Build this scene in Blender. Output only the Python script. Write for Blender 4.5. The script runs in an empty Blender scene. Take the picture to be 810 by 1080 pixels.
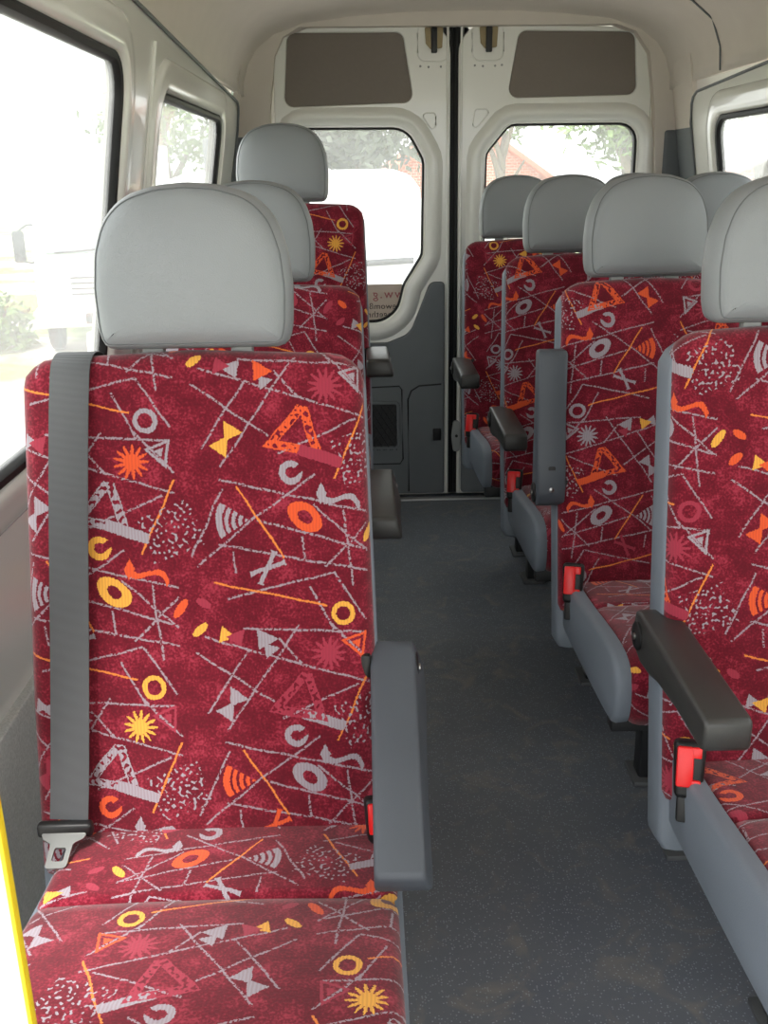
import bpy, bmesh, math, random
from math import sin, cos, pi, radians, atan2, hypot, sqrt
from mathutils import Vector, Matrix

random.seed(7)
SC = bpy.context.scene
COL = SC.collection
V = Vector

# ------------------------------------------------------------------ object helpers
def link(name, bm, mat, parent=None, smooth=True, angle=40):
    me = bpy.data.meshes.new(name)
    bm.normal_update()
    bm.to_mesh(me); bm.free()
    for m in (mat if isinstance(mat, (list, tuple)) else [mat]):
        me.materials.append(m)
    if smooth:
        me.shade_smooth()
        me.set_sharp_from_angle(angle=radians(angle))
    o = bpy.data.objects.new(name, me)
    COL.objects.link(o)
    if parent is not None:
        o.parent = parent
    return o

def tag(o, label=None, cat=None, group=None, kind=None):
    if label: o['label'] = label
    if cat: o['category'] = cat
    if group: o['group'] = group
    if kind: o['kind'] = kind
    return o

def empty(name, loc=(0, 0, 0), rz=0.0):
    o = bpy.data.objects.new(name, None)
    o.empty_display_size = 0.1
    COL.objects.link(o)
    o.location = loc
    o.rotation_euler = (0, 0, rz)
    return o

# ------------------------------------------------------------------ shape helpers
def round_poly(pts, rad, seg=6):
    """polygon (CCW) with rounded corners -> list of 2D points"""
    n = len(pts); out = []
    if not isinstance(rad, (list, tuple)): rad = [rad] * n
    for i in range(n):
        p = V(pts[i]); a = V(pts[i - 1]); b = V(pts[(i + 1) % n])
        da = (a - p); db = (b - p)
        la, lb = da.length, db.length
        da.normalize(); db.normalize()
        ang = da.angle(db)
        r = rad[i]
        if r <= 0 or ang > pi - 0.02:
            out.append((p.x, p.y)); continue
        t = min(r / math.tan(ang / 2), la * 0.49, lb * 0.49)
        r = t * math.tan(ang / 2)
        bis = (da + db).normalized()
        c = p + bis * (r / sin(ang / 2))
        p0 = p + da * t; p1 = p + db * t
        a0 = atan2(p0.y - c.y, p0.x - c.x); a1 = atan2(p1.y - c.y, p1.x - c.x)
        d = a1 - a0
        while d > pi: d -= 2 * pi
        while d < -pi: d += 2 * pi
        for k in range(seg + 1):
            aa = a0 + d * k / seg
            out.append((c.x + r * cos(aa), c.y + r * sin(aa)))
    return out

def rrect(x0, x1, y0, y1, r, seg=6):
    return round_poly([(x0, y0), (x1, y0), (x1, y1), (x0, y1)], r, seg)

def resample(loop, n):
    L = [V(p) for p in loop]; m = len(L)
    ds = [(L[(i + 1) % m] - L[i]).length for i in range(m)]
    tot = sum(ds); out = []; i = 0; acc = 0.0
    for k in range(n):
        s = tot * k / n
        while acc + ds[i] < s and i < m - 1:
            acc += ds[i]; i += 1
        f = (s - acc) / ds[i] if ds[i] > 0 else 0
        p = L[i].lerp(L[(i + 1) % m], f)
        out.append((p.x, p.y))
    return out

def normals2(loop):
    """outward normals of a CCW loop"""
    n = len(loop); out = []
    for i in range(n):
        t = V((0, 0))
        for j in (0, 1):
            e = V(loop[(i + j) % n]) - V(loop[i - 1 + j])
            if e.length > 1e-9: t += e.normalized()
        if t.length < 1e-9: t = V((1, 0))
        t.normalize()
        out.append(V((t.y, -t.x)))
    return out

def bridge(bm, A, B, faces=None):
    n = len(A)
    for i in range(n):
        f = bm.faces.new((A[i], A[(i + 1) % n], B[(i + 1) % n], B[i]))
        if faces is not None: faces.append(f)

def basis(o, ex, ey, ez):
    o, ex, ey, ez = V(o), V(ex), V(ey), V(ez)
    return lambda x, y, h=0.0: o + ex * x + ey * y + ez * h

XYZ = basis((0, 0, 0), (1, 0, 0), (0, 1, 0), (0, 0, 1))

def ring_sweep(bm, loop, prof, B, closed=False):
    """sweep a (offset, height) profile round a 2D loop placed by basis B"""
    nn = normals2(loop); rings = []
    for (o, h) in prof:
        rings.append([bm.verts.new(B(p[0] + q.x * o, p[1] + q.y * o, h)) for p, q in zip(loop, nn)])
    for a, b in zip(rings, rings[1:]): bridge(bm, a, b)
    if closed: bridge(bm, rings[-1], rings[0])
    return rings

def fill_holes(bm, outer, holes, B, h=0.0):
    """planar face with holes"""
    ed = []
    for lp in [outer] + holes:
        vs = [bm.verts.new(B(p[0], p[1], h)) for p in lp]
        for i in range(len(vs)): ed.append(bm.edges.new((vs[i - 1], vs[i])))
    bmesh.ops.triangle_fill(bm, use_beauty=True, use_dissolve=False, edges=ed)

def plate(bm, loop, B, h0, h1, r=0.0, seg=3, bottom=True):
    """extruded loop with rounded upper edge from height h0 to h1"""
    prof = [(0, h0)]
    if r > 0:
        for k in range(seg + 1):
            a = pi / 2 * k / seg
            prof.append((-r + r * cos(a), h1 - r + r * sin(a)))
    else:
        prof.append((0, h1))
    rings = ring_sweep(bm, loop, prof, B)
    bm.faces.new(rings[-1])
    if bottom: bm.faces.new(list(reversed(rings[0])))

def rbox(bm, c, s, r=0.0, seg=2, rot=None):
    """bevelled box centre c, size s"""
    g = bmesh.ops.create_cube(bm, size=1.0)
    vs = g['verts']
    for v in vs: v.co = V((v.co.x * s[0], v.co.y * s[1], v.co.z * s[2]))
    if r > 0:
        es = list({e for v in vs for e in v.link_edges})
        res = bmesh.ops.bevel(bm, geom=es, offset=r, segments=seg, profile=0.5, affect='EDGES')
        vs = [v for v in set(vs) | set(res['verts']) if v.is_valid]
    M = Matrix.Translation(V(c))
    if rot is not None: M = M @ rot
    for v in vs: v.co = M @ v.co
    return vs

def tube(bm, pts, r, seg=8, cap=True):
    pts = [V(p) for p in pts]; rings = []
    up = V((0, 0, 1))
    for i, p in enumerate(pts):
        t = (pts[min(i + 1, len(pts) - 1)] - pts[max(i - 1, 0)]).normalized()
        a = up.cross(t)
        if a.length < 1e-4: a = V((1, 0, 0)).cross(t)
        a.normalize(); b = t.cross(a)
        rr = r[i] if isinstance(r, (list, tuple)) else r
        rings.append([bm.verts.new(p + a * (rr * cos(2 * pi * k / seg)) + b * (rr * sin(2 * pi * k / seg))) for k in range(seg)])
    for A, C in zip(rings, rings[1:]): bridge(bm, A, C)
    if cap:
        bm.faces.new(list(reversed(rings[0]))); bm.faces.new(rings[-1])

def lathe(bm, prof, B, seg=20):
    """(radius, height) profile about the h axis of basis B"""
    rings = [[bm.verts.new(B(r * cos(2 * pi * k / seg), r * sin(2 * pi * k / seg), h)) for k in range(seg)] for r, h in prof]
    for a, b in zip(rings, rings[1:]): bridge(bm, a, b)
    bm.faces.new(rings[-1]); bm.faces.new(list(reversed(rings[0])))

def pillow(bm, loop, prof, B, bulge=0.0, inner=6, uvf=None, back_flat=True, wob=0.0):
    """Puffed slab: prof lists (inset, height) from the back edge to the front flat edge;
    the front face closes through shrinking rings with a soft bulge."""
    uvl = bm.loops.layers.uv.verify()
    n = len(loop); nn = normals2(loop)
    cx = sum(p[0] for p in loop) / n; cy = sum(p[1] for p in loop) / n
    rings = []; uvs = {}
    fi, fh = prof[-1]
    front = [(p[0] - q.x * fi, p[1] - q.y * fi) for p, q in zip(loop, nn)]
    hx = max(abs(f[0] - cx) for f in front); hy = max(abs(f[1] - cy) for f in front)
    fb = lambda x, y: bulge * max(0.0, 1 - abs((x - cx) / hx) ** 2.4) * max(0.0, 1 - abs((y - cy) / hy) ** 2.4)
    s = 0.0; arc = [0.0] * len(prof)
    for k in range(len(prof) - 2, -1, -1):
        s += hypot(prof[k][0] - prof[k + 1][0], prof[k][1] - prof[k + 1][1]); arc[k] = s
    for k, (d, h) in enumerate(prof):
        ring = []
        for (p, q, f) in zip(loop, nn, front):
            g = fb(*f) * (1.0 if k == len(prof) - 1 else (0.5 if k == len(prof) - 2 else 0.0))
            v = bm.verts.new(B(p[0] - q.x * d, p[1] - q.y * d, h + g))
            uvs[v] = (f[0] + q.x * arc[k], f[1] + q.y * arc[k]); ring.append(v)
        rings.append(ring)
    for j in range(1, inner):
        t = 1 - (j / inner) ** 0.8
        ring = []
        for f in front:
            x = cx + (f[0] - cx) * t; y = cy + (f[1] - cy) * t
            v = bm.verts.new(B(x, y, fh + fb(x, y)))
            uvs[v] = (x, y); ring.append(v)
        rings.append(ring)
    for a, b in zip(rings, rings[1:]): bridge(bm, a, b)
    c = bm.verts.new(B(cx, cy, fh + bulge)); uvs[c] = (cx, cy)
    last = rings[-1]
    for i in range(n): bm.faces.new((last[i], last[(i + 1) % n], c))
    bm.faces.new(list(reversed(rings[0])))
    for f in bm.faces:
        for l in f.loops:
            if l.vert in uvs:
                u = uvs[l.vert]; l[uvl].uv = uvf(*u) if uvf else u

def sweep_x(bm, prof, secs, uvf=None, start_uv=0):
    """closed side profile (y,z) swept along x; secs = [(x, inset)]"""
    uvl = bm.loops.layers.uv.verify()
    n = len(prof); nn = normals2(prof)
    acc = [0.0]
    for i in range(1, n): acc.append(acc[-1] + hypot(prof[i][0] - prof[i - 1][0], prof[i][1] - prof[i - 1][1]))
    rings = []; uvs = {}
    for (x, d) in secs:
        ring = []
        for i, (p, q) in enumerate(zip(prof, nn)):
            v = bm.verts.new((x, p[0] - q.x * d, p[1] - q.y * d)); uvs[v] = (x, acc[i]); ring.append(v)
        rings.append(ring)
    for a, b in zip(rings, rings[1:]): bridge(bm, a, b)
    bm.faces.new(list(reversed(rings[0]))); bm.faces.new(rings[-1])
    bmesh.ops.recalc_face_normals(bm, faces=bm.faces)
    for f in bm.faces:
        for l in f.loops:
            if l.vert in uvs:
                u = uvs[l.vert]; l[uvl].uv = uvf(*u) if uvf else u

def chaikin(pts, it=2, closed=True):
    for _ in range(it):
        out = []
        n = len(pts)
        for i in range(n if closed else n - 1):
            a = pts[i]; b = pts[(i + 1) % n]
            out.append((a[0] * .75 + b[0] * .25, a[1] * .75 + b[1] * .25))
            out.append((a[0] * .25 + b[0] * .75, a[1] * .25 + b[1] * .75))
        pts = out
    return pts

# ------------------------------------------------------------------ materials
def srgb(r, g, b):
    f = lambda c: (c / 255 / 12.92) if c / 255 <= 0.04045 else ((c / 255 + 0.055) / 1.055) ** 2.4
    return (f(r), f(g), f(b), 1.0)

def new_mat(name):
    m = bpy.data.materials.new(name); m.use_nodes = True
    nt = m.node_tree
    return m, nt, nt.nodes['Principled BSDF']

def mat(name, col, rough=0.5, spec=0.5, metal=0.0, var=0.0, vscale=8.0, bump=0.0, bscale=300.0, coat=0.0, sheen=0.0):
    m, nt, b = new_mat(name)
    N = nt.nodes; Lk = nt.links
    b.inputs['Roughness'].default_value = rough
    b.inputs['Specular IOR Level'].default_value = spec
    b.inputs['Metallic'].default_value = metal
    b.inputs['Coat Weight'].default_value = coat
    b.inputs['Sheen Weight'].default_value = sheen
    tc = N.new('ShaderNodeTexCoord')
    nz = N.new('ShaderNodeTexNoise'); nz.inputs['Scale'].default_value = vscale; nz.inputs['Detail'].default_value = 4
    Lk.new(tc.outputs['Object'], nz.inputs['Vector'])
    mx = N.new('ShaderNodeMix'); mx.data_type = 'RGBA'
    mx.inputs['A'].default_value = tuple(c * (1 - var) for c in col[:3]) + (1,)
    mx.inputs['B'].default_value = tuple(min(1, c * (1 + var)) for c in col[:3]) + (1,)
    Lk.new(nz.outputs['Fac'], mx.inputs['Factor'])
    Lk.new(mx.outputs['Result'], b.inputs['Base Color'])
    if bump > 0:
        n2 = N.new('ShaderNodeTexNoise'); n2.inputs['Scale'].default_value = bscale; n2.inputs['Detail'].default_value = 2
        Lk.new(tc.outputs['Object'], n2.inputs['Vector'])
        bp = N.new('ShaderNodeBump'); bp.inputs['Strength'].default_value = bump; bp.inputs['Distance'].default_value = 0.001
        Lk.new(n2.outputs['Fac'], bp.inputs['Height'])
        Lk.new(bp.outputs['Normal'], b.inputs['Normal'])
    return m

# ---- woven moquette fabric: every motif is a signed shape repeated on a skewed lattice
LA = (0.251, 0.093); LB = (-0.003, -0.350)
def make_fabric():
    m, nt, bs = new_mat('moquette_fabric')
    N = nt.nodes; Lk = nt.links
    def inp(sock, val):
        if hasattr(val, 'is_output') or isinstance(val, bpy.types.NodeSocket): Lk.new(val, sock)
        else: sock.default_value = val
    def M(op, a, b=None, c=None, clamp=False):
        n = N.new('ShaderNodeMath'); n.operation = op; n.use_clamp = clamp
        inp(n.inputs[0], a)
        if b is not None: inp(n.inputs[1], b)
        if c is not None: inp(n.inputs[2], c)
        return n.outputs[0]
    def VM(op, a, b=None):
        n = N.new('ShaderNodeVectorMath'); n.operation = op
        inp(n.inputs[0], a)
        if b is not None: inp(n.inputs[1], b)
        return n.outputs['Value'] if op in ('DOT_PRODUCT', 'LENGTH') else n.outputs['Vector']
    tc = N.new('ShaderNodeTexCoord')
    uv = tc.outputs['UV']
    # fuzzy thread edge
    nz = N.new('ShaderNodeTexNoise'); nz.noise_dimensions = '2D'
    nz.inputs['Scale'].default_value = 420; nz.inputs['Detail'].default_value = 1
    Lk.new(uv, nz.inputs['Vector'])
    off = VM('MULTIPLY', VM('SUBTRACT', nz.outputs['Color'], (0.5, 0.5, 0.5)), (0.0032, 0.0032, 0))
    nw = N.new('ShaderNodeTexNoise'); nw.noise_dimensions = '2D'
    nw.inputs['Scale'].default_value = 28; nw.inputs['Detail'].default_value = 0
    Lk.new(uv, nw.inputs['Vector'])
    off2 = VM('MULTIPLY', VM('SUBTRACT', nw.outputs['Color'], (0.5, 0.5, 0.5)), (0.003, 0.003, 0))
    p = VM('ADD', VM('ADD', uv, off), off2)
    det = LA[0] * LB[1] - LA[1] * LB[0]
    l1 = (LB[1] / det, -LB[0] / det, 0); l2 = (-LA[1] / det, LA[0] / det, 0)
    cb = N.new('ShaderNodeCombineXYZ')
    Lk.new(VM('DOT_PRODUCT', p, l1), cb.inputs[0]); Lk.new(VM('DOT_PRODUCT', p, l2), cb.inputs[1])
    lat = cb.outputs[0]
    cnt = [0]
    def cell(c):
        a = c[0] * l1[0] + c[1] * l1[1]; b = c[0] * l2[0] + c[1] * l2[1]
        cnt[0] += 1
        return VM('SUBTRACT', lat, (a - 0.5, b - 0.5, -0.5 - cnt[0]))
    def axes(c, ang=0.0, sx=1.0, sy=1.0):
        """local metric coordinates about centre c turned by ang, scaled by 1/sx, 1/sy"""
        q = cell(c); f = VM('FRACTION', q)
        ca, sa = cos(ang), sin(ang)
        def k(dx, dy, s):
            kx = (LA[0] * dx + LA[1] * dy) / s; ky = (LB[0] * dx + LB[1] * dy) / s
            return (kx, ky, -(kx + ky) * 0.5 / 0.5)
        x = VM('DOT_PRODUCT', f, k(ca, sa, sx)); y = VM('DOT_PRODUCT', f, k(-sa, ca, sy))
        return q, x, y
    def seg(x0, y0, x1, y1, w=0.0019):
        c = ((x0 + x1) / 2, (y0 + y1) / 2); L = hypot(x1 - x0, y1 - y0) / 2
        q, x, y = axes(c, atan2(y1 - y0, x1 - x0), L, w)
        return M('MAXIMUM', M('ABSOLUTE', x), M('ABSOLUTE', y))
    GREY = [(-0.2204, 0.6156, -0.0042, 0.5483), (-0.231, 0.5953, -0.1322, 0.5265), (-0.0961, 0.6289, -0.1948, 0.4885), (-0.1615, 0.5976, -0.2196, 0.5124), (-0.019, 0.5462, -0.1207, 0.5042), (-0.1991, 0.4726, -0.0032, 0.425), (-0.1493, 0.4182, -0.0043, 0.3751), (-0.1998, 0.3881, -0.0049, 0.3474), (-0.0771, 0.4366, -0.0043, 0.3726), (-0.0035, 0.4126, -0.0632, 0.355), (-0.0377, 0.4295, -0.0265, 0.329), (-0.1901, 0.3162, -0.0522, 0.3472), (-0.0522, 0.3472, -0.01, 0.2829), (-0.0838, 0.329, -0.0529, 0.2686), (-0.169, 0.6267, -0.0113, 0.6164), (-0.1234, 0.6113, -0.0916, 0.5744), (-0.0536, 0.628, -0.0036, 0.5751), (-0.2282, 0.3587, -0.1554, 0.4196), (-0.1554, 0.4196, -0.0723, 0.4761), (-0.1934, 0.4601, -0.2364, 0.3702), (-0.091, 0.396, -0.088, 0.365), (-0.182, 0.378, -0.179, 0.350)]
    ORANGE = [(-0.0038, 0.5666, -0.0491, 0.4694), (-0.1749, 0.4622, -0.1162, 0.3688), (-0.2079, 0.3381, -0.0621, 0.3032)]
    def union(lst, w):
        acc = None
        for s in lst:
            d = seg(*s, w=w)
            acc = d if acc is None else M('MINIMUM', acc, d)
        return acc
    gl = M('LESS_THAN', union(GREY, 0.00135), 1.0)
    ol = M('LESS_THAN', union(ORANGE, 0.0013), 1.0)
    # broken chenille dashes along the lines
    dash = N.new('ShaderNodeTexNoise'); dash.noise_dimensions = '2D'
    dash.inputs['Scale'].default_value = 320; dash.inputs['Detail'].default_value = 0
    Lk.new(uv, dash.inputs['Vector'])
    dk = M('GREATER_THAN', dash.outputs['Fac'], 0.36)
    gl = M('MULTIPLY', gl, dk)
    H = [None]
    def put(q, mask, bias=None):
        wn = N.new('ShaderNodeTexWhiteNoise'); wn.noise_dimensions = '3D'
        Lk.new(VM('FLOOR', q), wn.inputs['Vector'])
        v = wn.outputs['Value']
        if bias: v = M('ADD', M('MULTIPLY', v, bias[0]), bias[1])
        h = M('MULTIPLY_ADD', v, 0.95, 0.05)
        H[0] = M('MULTIPLY', mask, h) if H[0] is None else M('MAXIMUM', H[0], M('MULTIPLY', mask, h))
    lt = lambda a, b: M('LESS_THAN', a, b)
    gt = lambda a, b: M('GREATER_THAN', a, b)
    AND = lambda *a: a[0] if len(a) == 1 else M('MULTIPLY', a[0], AND(*a[1:]))
    length = lambda x, y: M('SQRT', M('ADD', M('MULTIPLY', x, x), M('MULTIPLY', y, y)))
    # rings
    q, x, y = axes((-0.0411, 0.2925))
    put(q, lt(M('ABSOLUTE', M('SUBTRACT', length(x, y), 0.0130)), 0.0032))
    # oval rings
    q, x, y = axes((-0.0874, 0.4206), radians(-40), 0.026, 0.0165)
    put(q, lt(M('ABSOLUTE', M('SUBTRACT', length(x, y), 0.72)), 0.28))
    # bursts
    q, x, y = axes((-0.0582, 0.5895))
    r = length(x, y); a = M('ARCTAN2', y, x)
    put(q, lt(r, M('MULTIPLY_ADD', M('COSINE', M('MULTIPLY', a, 13.0)), 0.0065, 0.0165)))
    # triangular frames with dashes
    def tri(x, y, h, wbot):
        k = hypot(h, wbot); sl = (h / k, wbot / k)
        return M('MAXIMUM', M('SUBTRACT', M('ADD', M('MULTIPLY', M('ABSOLUTE', x), sl[0]), M('MULTIPLY', y, sl[1])), wbot * h / k * 0.5),
                 M('SUBTRACT', M('MULTIPLY', y, -1), h / 2))
    q, x, y = axes((-0.093, 0.541), radians(-12))
    t = tri(x, y, 0.074, 0.040)
    ring = AND(lt(t, 0.0), gt(t, -0.0115), lt(y, 0.024))
    vor = N.new('ShaderNodeTexNoise'); vor.noise_dimensions = '2D'
    vor.inputs['Scale'].default_value = 165; vor.inputs['Detail'].default_value = 0
    Lk.new(uv, vor.inputs['Vector'])
    edge = gt(M('ABSOLUTE', M('ADD', t, 0.0058)), 0.0042)
    put(q, AND(ring, M('MAXIMUM', gt(vor.outputs['Fac'], 0.44), edge)))
    # bars under the frames
    q, x, y = axes((-0.066, 0.4994), radians(-20), 0.029, 0.0072)
    put(q, lt(M('MAXIMUM', M('ABSOLUTE', x), M('ABSOLUTE', y)), 1.0))
    # open C
    q, x, y = axes((-0.1042, 0.4792), radians(35))
    put(q, AND(lt(M('ABSOLUTE', M('SUBTRACT', length(x, y), 0.0115)), 0.0042), lt(M('SUBTRACT', M('ABSOLUTE', y), M('MULTIPLY', x, 0.7)), 1e9), M('SUBTRACT', 1.0, AND(gt(x, 0.0), lt(M('ABSOLUTE', M('ADD', y, 0.003)), 0.005)))))
    # squiggle with a pointed head
    q, x, y = axes((-0.046, 0.094), radians(-28))
    sq = lt(M('ABSOLUTE', M('SUBTRACT', y, M('MULTIPLY', M('SINE', M('MULTIPLY', x, 105.0)), 0.0095))), M('MULTIPLY_ADD', gt(M('MULTIPLY', x, -1), 0.018), 0.004, 0.0042))
    put(q, AND(sq, lt(M('ABSOLUTE', x), 0.030)))
    # bow ties
    q, x, y = axes((-0.1874, 0.5239), radians(55))
    put(q, AND(lt(M('ABSOLUTE', y), M('MULTIPLY_ADD', M('ABSOLUTE', x), 0.62, 0.0022)), lt(M('ABSOLUTE', x), 0.019)))
    # fans with arcs
    q, x, y = axes((-0.160, 0.4188), radians(180))
    r = length(x, y)
    put(q, AND(lt(r, 0.043), gt(x, 0.0), lt(M('ABSOLUTE', y), M('MULTIPLY', x, 0.62)), M('MAXIMUM', gt(M('SINE', M('MULTIPLY', r, 720.0)), -0.25), gt(r, 0.034))))
    # small nested triangles
    q, x, y = axes((-0.0221, 0.2461), radians(200))
    t = tri(x, y, 0.034, 0.018)
    put(q, M('MAXIMUM', AND(lt(t, 0.0), gt(t, -0.0034)), lt(t, -0.0072)))
    # short pods
    for c, an, L in (((-0.2527, 0.305), 55, 0.015), ((-0.2226, 0.3106), -35, 0.011), ((-0.2277, 0.2752), 40, 0.012)):
        q, x, y = axes(c, radians(an), L, 0.0055)
        put(q, lt(length(x, y), 1.0), (0.45, 0.55))
    # little scattered triangles
    for c, an, s in (((-0.1935, 0.6211), 20, 1.0), ((-0.1757, 0.6111), 200, 1.1), ((-0.1429, 0.6081), 150, 1.25), ((-0.1371, 0.5985), 40, .9)):
        q, x, y = axes(c, radians(an))
        put(q, lt(tri(x, y, 0.019 * s, 0.0125 * s), 0.0))
    # crossed bones
    bones = None
    for an in (20, 68):
        q, x, y = axes((-0.1377, 0.3554), radians(an))
        b_ = AND(lt(M('ABSOLUTE', x), 0.024), lt(M('ABSOLUTE', y), M('MAXIMUM', 0.0028, M('MULTIPLY_ADD', M('ABSOLUTE', x), 0.55, -0.0085))))
        bones = b_ if bones is None else M('MAXIMUM', bones, b_)
    put(q, bones)
    # specks inside a square patch
    q, x, y = axes((-0.010, 0.4995), radians(20), 0.036, 0.032)
    sp = N.new('ShaderNodeTexNoise'); sp.noise_dimensions = '2D'
    sp.inputs['Scale'].default_value = 210; sp.inputs['Detail'].default_value = 0
    Lk.new(uv, sp.inputs['Vector'])
    put(q, AND(lt(M('MAXIMUM', M('ABSOLUTE', x), M('ABSOLUTE', y)), 1.0), gt(sp.outputs['Fac'], 0.66)), (0.5, 0.0))
    # --- colours
    cr = N.new('ShaderNodeValToRGB'); cr.color_ramp.interpolation = 'CONSTANT'
    G = srgb(150, 144, 152); Yl = srgb(222, 162, 66); Og = srgb(214, 84, 42); Pk = srgb(150, 48, 66)
    stops = [(0.0, G), (0.54, Yl), (0.70, Og), (0.88, Pk)]
    el = cr.color_ramp.elements
    el[0].position, el[0].color = stops[0]; el[1].position, el[1].color = stops[1]
    for s, c in stops[2:]:
        e = el.new(s); e.color = c
    Lk.new(H[0], cr.inputs['Fac'])
    # thin stripes across motifs
    wv = N.new('ShaderNodeTexWave'); wv.inputs['Scale'].default_value = 75; wv.inputs['Distortion'].default_value = 2.5
    Lk.new(uv, wv.inputs['Vector'])
    # mottled red ground
    n1 = N.new('ShaderNodeTexNoise'); n1.noise_dimensions = '2D'; n1.inputs['Scale'].default_value = 22; n1.inputs['Detail'].default_value = 6; n1.inputs['Roughness'].default_value = 0.8
    Lk.new(uv, n1.inputs['Vector'])
    n2 = N.new('ShaderNodeTexNoise'); n2.noise_dimensions = '2D'; n2.inputs['Scale'].default_value = 300; n2.inputs['Detail'].default_value = 2
    Lk.new(uv, n2.inputs['Vector'])
    g1 = N.new('ShaderNodeValToRGB')
    g1.color_ramp.elements[0].position = 0.36; g1.color_ramp.elements[0].color = srgb(88, 11, 27)
    g1.color_ramp.elements[1].position = 0.74; g1.color_ramp.elements[1].color = srgb(148, 44, 62)
    e = g1.color_ramp.elements.new(0.53); e.color = srgb(106, 16, 34)
    Lk.new(M('ADD', n1.outputs['Fac'], M('MULTIPLY', M('SUBTRACT', n2.outputs['Fac'], 0.5), 0.55)), g1.inputs['Fac'])
    def mix(f, a, b):
        n = N.new('ShaderNodeMix'); n.data_type = 'RGBA'
        inp(n.inputs['Factor'], f); inp(n.inputs['A'], a); inp(n.inputs['B'], b)
        return n.outputs['Result']
    col = mix(M('MULTIPLY', gl, 0.85), g1.outputs['Color'], srgb(150, 138, 147))
    col = mix(M('MULTIPLY', ol, 0.9), col, srgb(216, 124, 56))
    strp = mix(M('MULTIPLY', wv.outputs['Fac'], 0.22), cr.outputs['Color'], srgb(110, 40, 52))
    col = mix(gt(H[0], 0.02), col, strp)
    Lk.new(col, bs.inputs['Base Color'])
    bs.inputs['Roughness'].default_value = 0.9
    bs.inputs['Specular IOR Level'].default_value = 0.15
    bs.inputs['Sheen Weight'].default_value = 0.25
    bs.inputs['Sheen Roughness'].default_value = 0.5
    bp = N.new('ShaderNodeBump'); bp.inputs['Strength'].default_value = 0.25; bp.inputs['Distance'].default_value = 0.0008
    Lk.new(n2.outputs['Fac'], bp.inputs['Height']); Lk.new(bp.outputs['Normal'], bs.inputs['Normal'])
    return m

FABRIC = make_fabric()
VINYL = mat('grey_vinyl', srgb(132, 137, 140), 0.42, 0.45, var=0.04, vscale=6, bump=0.35, bscale=700)
SHELLV = mat('seat_side_vinyl', srgb(112, 120, 130), 0.55, 0.35, var=0.05, vscale=6, bump=0.3, bscale=500)
SEAM = mat('seam_thread', srgb(104, 108, 110), 0.7)
ARM = mat('dark_grey_plastic', srgb(72, 77, 84), 0.48, 0.4, var=0.06, bump=0.25, bscale=900)
ARMB = mat('black_plastic', srgb(50, 50, 49), 0.38, 0.5, var=0.08, bump=0.3, bscale=900)
BLACK = mat('matt_black_plastic', srgb(22, 22, 23), 0.45, 0.4, var=0.1)
STEELB = mat('black_steel', srgb(30, 31, 33), 0.5, 0.5, var=0.1)
LEGM = mat('light_grey_steel', srgb(150, 152, 150), 0.5, 0.5, var=0.1)
FOOT = mat('worn_steel', srgb(84, 86, 87), 0.55, 0.4, var=0.15)
CHROME = mat('bright_steel', srgb(150, 150, 148), 0.32, 0.5, metal=1.0, var=0.05)
RED = mat('red_button_plastic', srgb(226, 28, 30), 0.35, 0.5, var=0.05)
YELLOW = mat('yellow_edging', srgb(240, 208, 40), 0.45, 0.4, var=0.05)
PAINT = mat('white_body_paint', srgb(230, 230, 224), 0.16, 0.5, var=0.02, vscale=3, coat=0.3)
PANELW = mat('white_partition_laminate', srgb(246, 246, 246), 0.4, 0.4, var=0.01)
HEADL = mat('beige_headliner', srgb(206, 198, 189), 0.9, 0.2, var=0.05, vscale=12, bump=0.3, bscale=250)
INSERT = mat('brown_grey_insert', srgb(124, 116, 109), 0.9, 0.2, var=0.05, vscale=90, bump=0.3, bscale=400)
DARKT = mat('dark_grey_trim_plastic', srgb(106, 111, 114), 0.6, 0.35, var=0.06, vscale=20, bump=0.3, bscale=600)
RUBBER = mat('black_rubber', srgb(26, 27, 28), 0.55, 0.35, var=0.1)
FELT = mat('grey_felt', srgb(190, 191, 188), 0.95, 0.1, var=0.35, vscale=260, bump=0.5, bscale=500)
BRASS = mat('aged_zinc_plate', srgb(150, 134, 104), 0.5, 0.5, metal=0.5, var=0.2, vscale=40)
ALU = mat('aluminium_strip', srgb(180, 182, 180), 0.35, 0.5, metal=0.8, var=0.1)

def make_webbing():
    m, nt, b = new_mat('belt_webbing')
    N = nt.nodes; Lk = nt.links
    tc = N.new('ShaderNodeTexCoord')
    w = N.new('ShaderNodeTexWave'); w.wave_type = 'BANDS'; w.bands_direction = 'Z'
    w.inputs['Scale'].default_value = 240; w.inputs['Distortion'].default_value = 0.6; w.inputs['Detail'].default_value = 1
    Lk.new(tc.outputs['Object'], w.inputs['Vector'])
    mx = N.new('ShaderNodeMix'); mx.data_type = 'RGBA'
    mx.inputs['A'].default_value = srgb(52, 54, 57); mx.inputs['B'].default_value = srgb(82, 85, 88)
    Lk.new(w.outputs['Fac'], mx.inputs['Factor']); Lk.new(mx.outputs['Result'], b.inputs['Base Color'])
    b.inputs['Roughness'].default_value = 0.5
    bp = N.new('ShaderNodeBump'); bp.inputs['Strength'].default_value = 0.4; bp.inputs['Distance'].default_value = 0.0008
    Lk.new(w.outputs['Fac'], bp.inputs['Height']); Lk.new(bp.outputs['Normal'], b.inputs['Normal'])
    return m
WEB = make_webbing()

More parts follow.
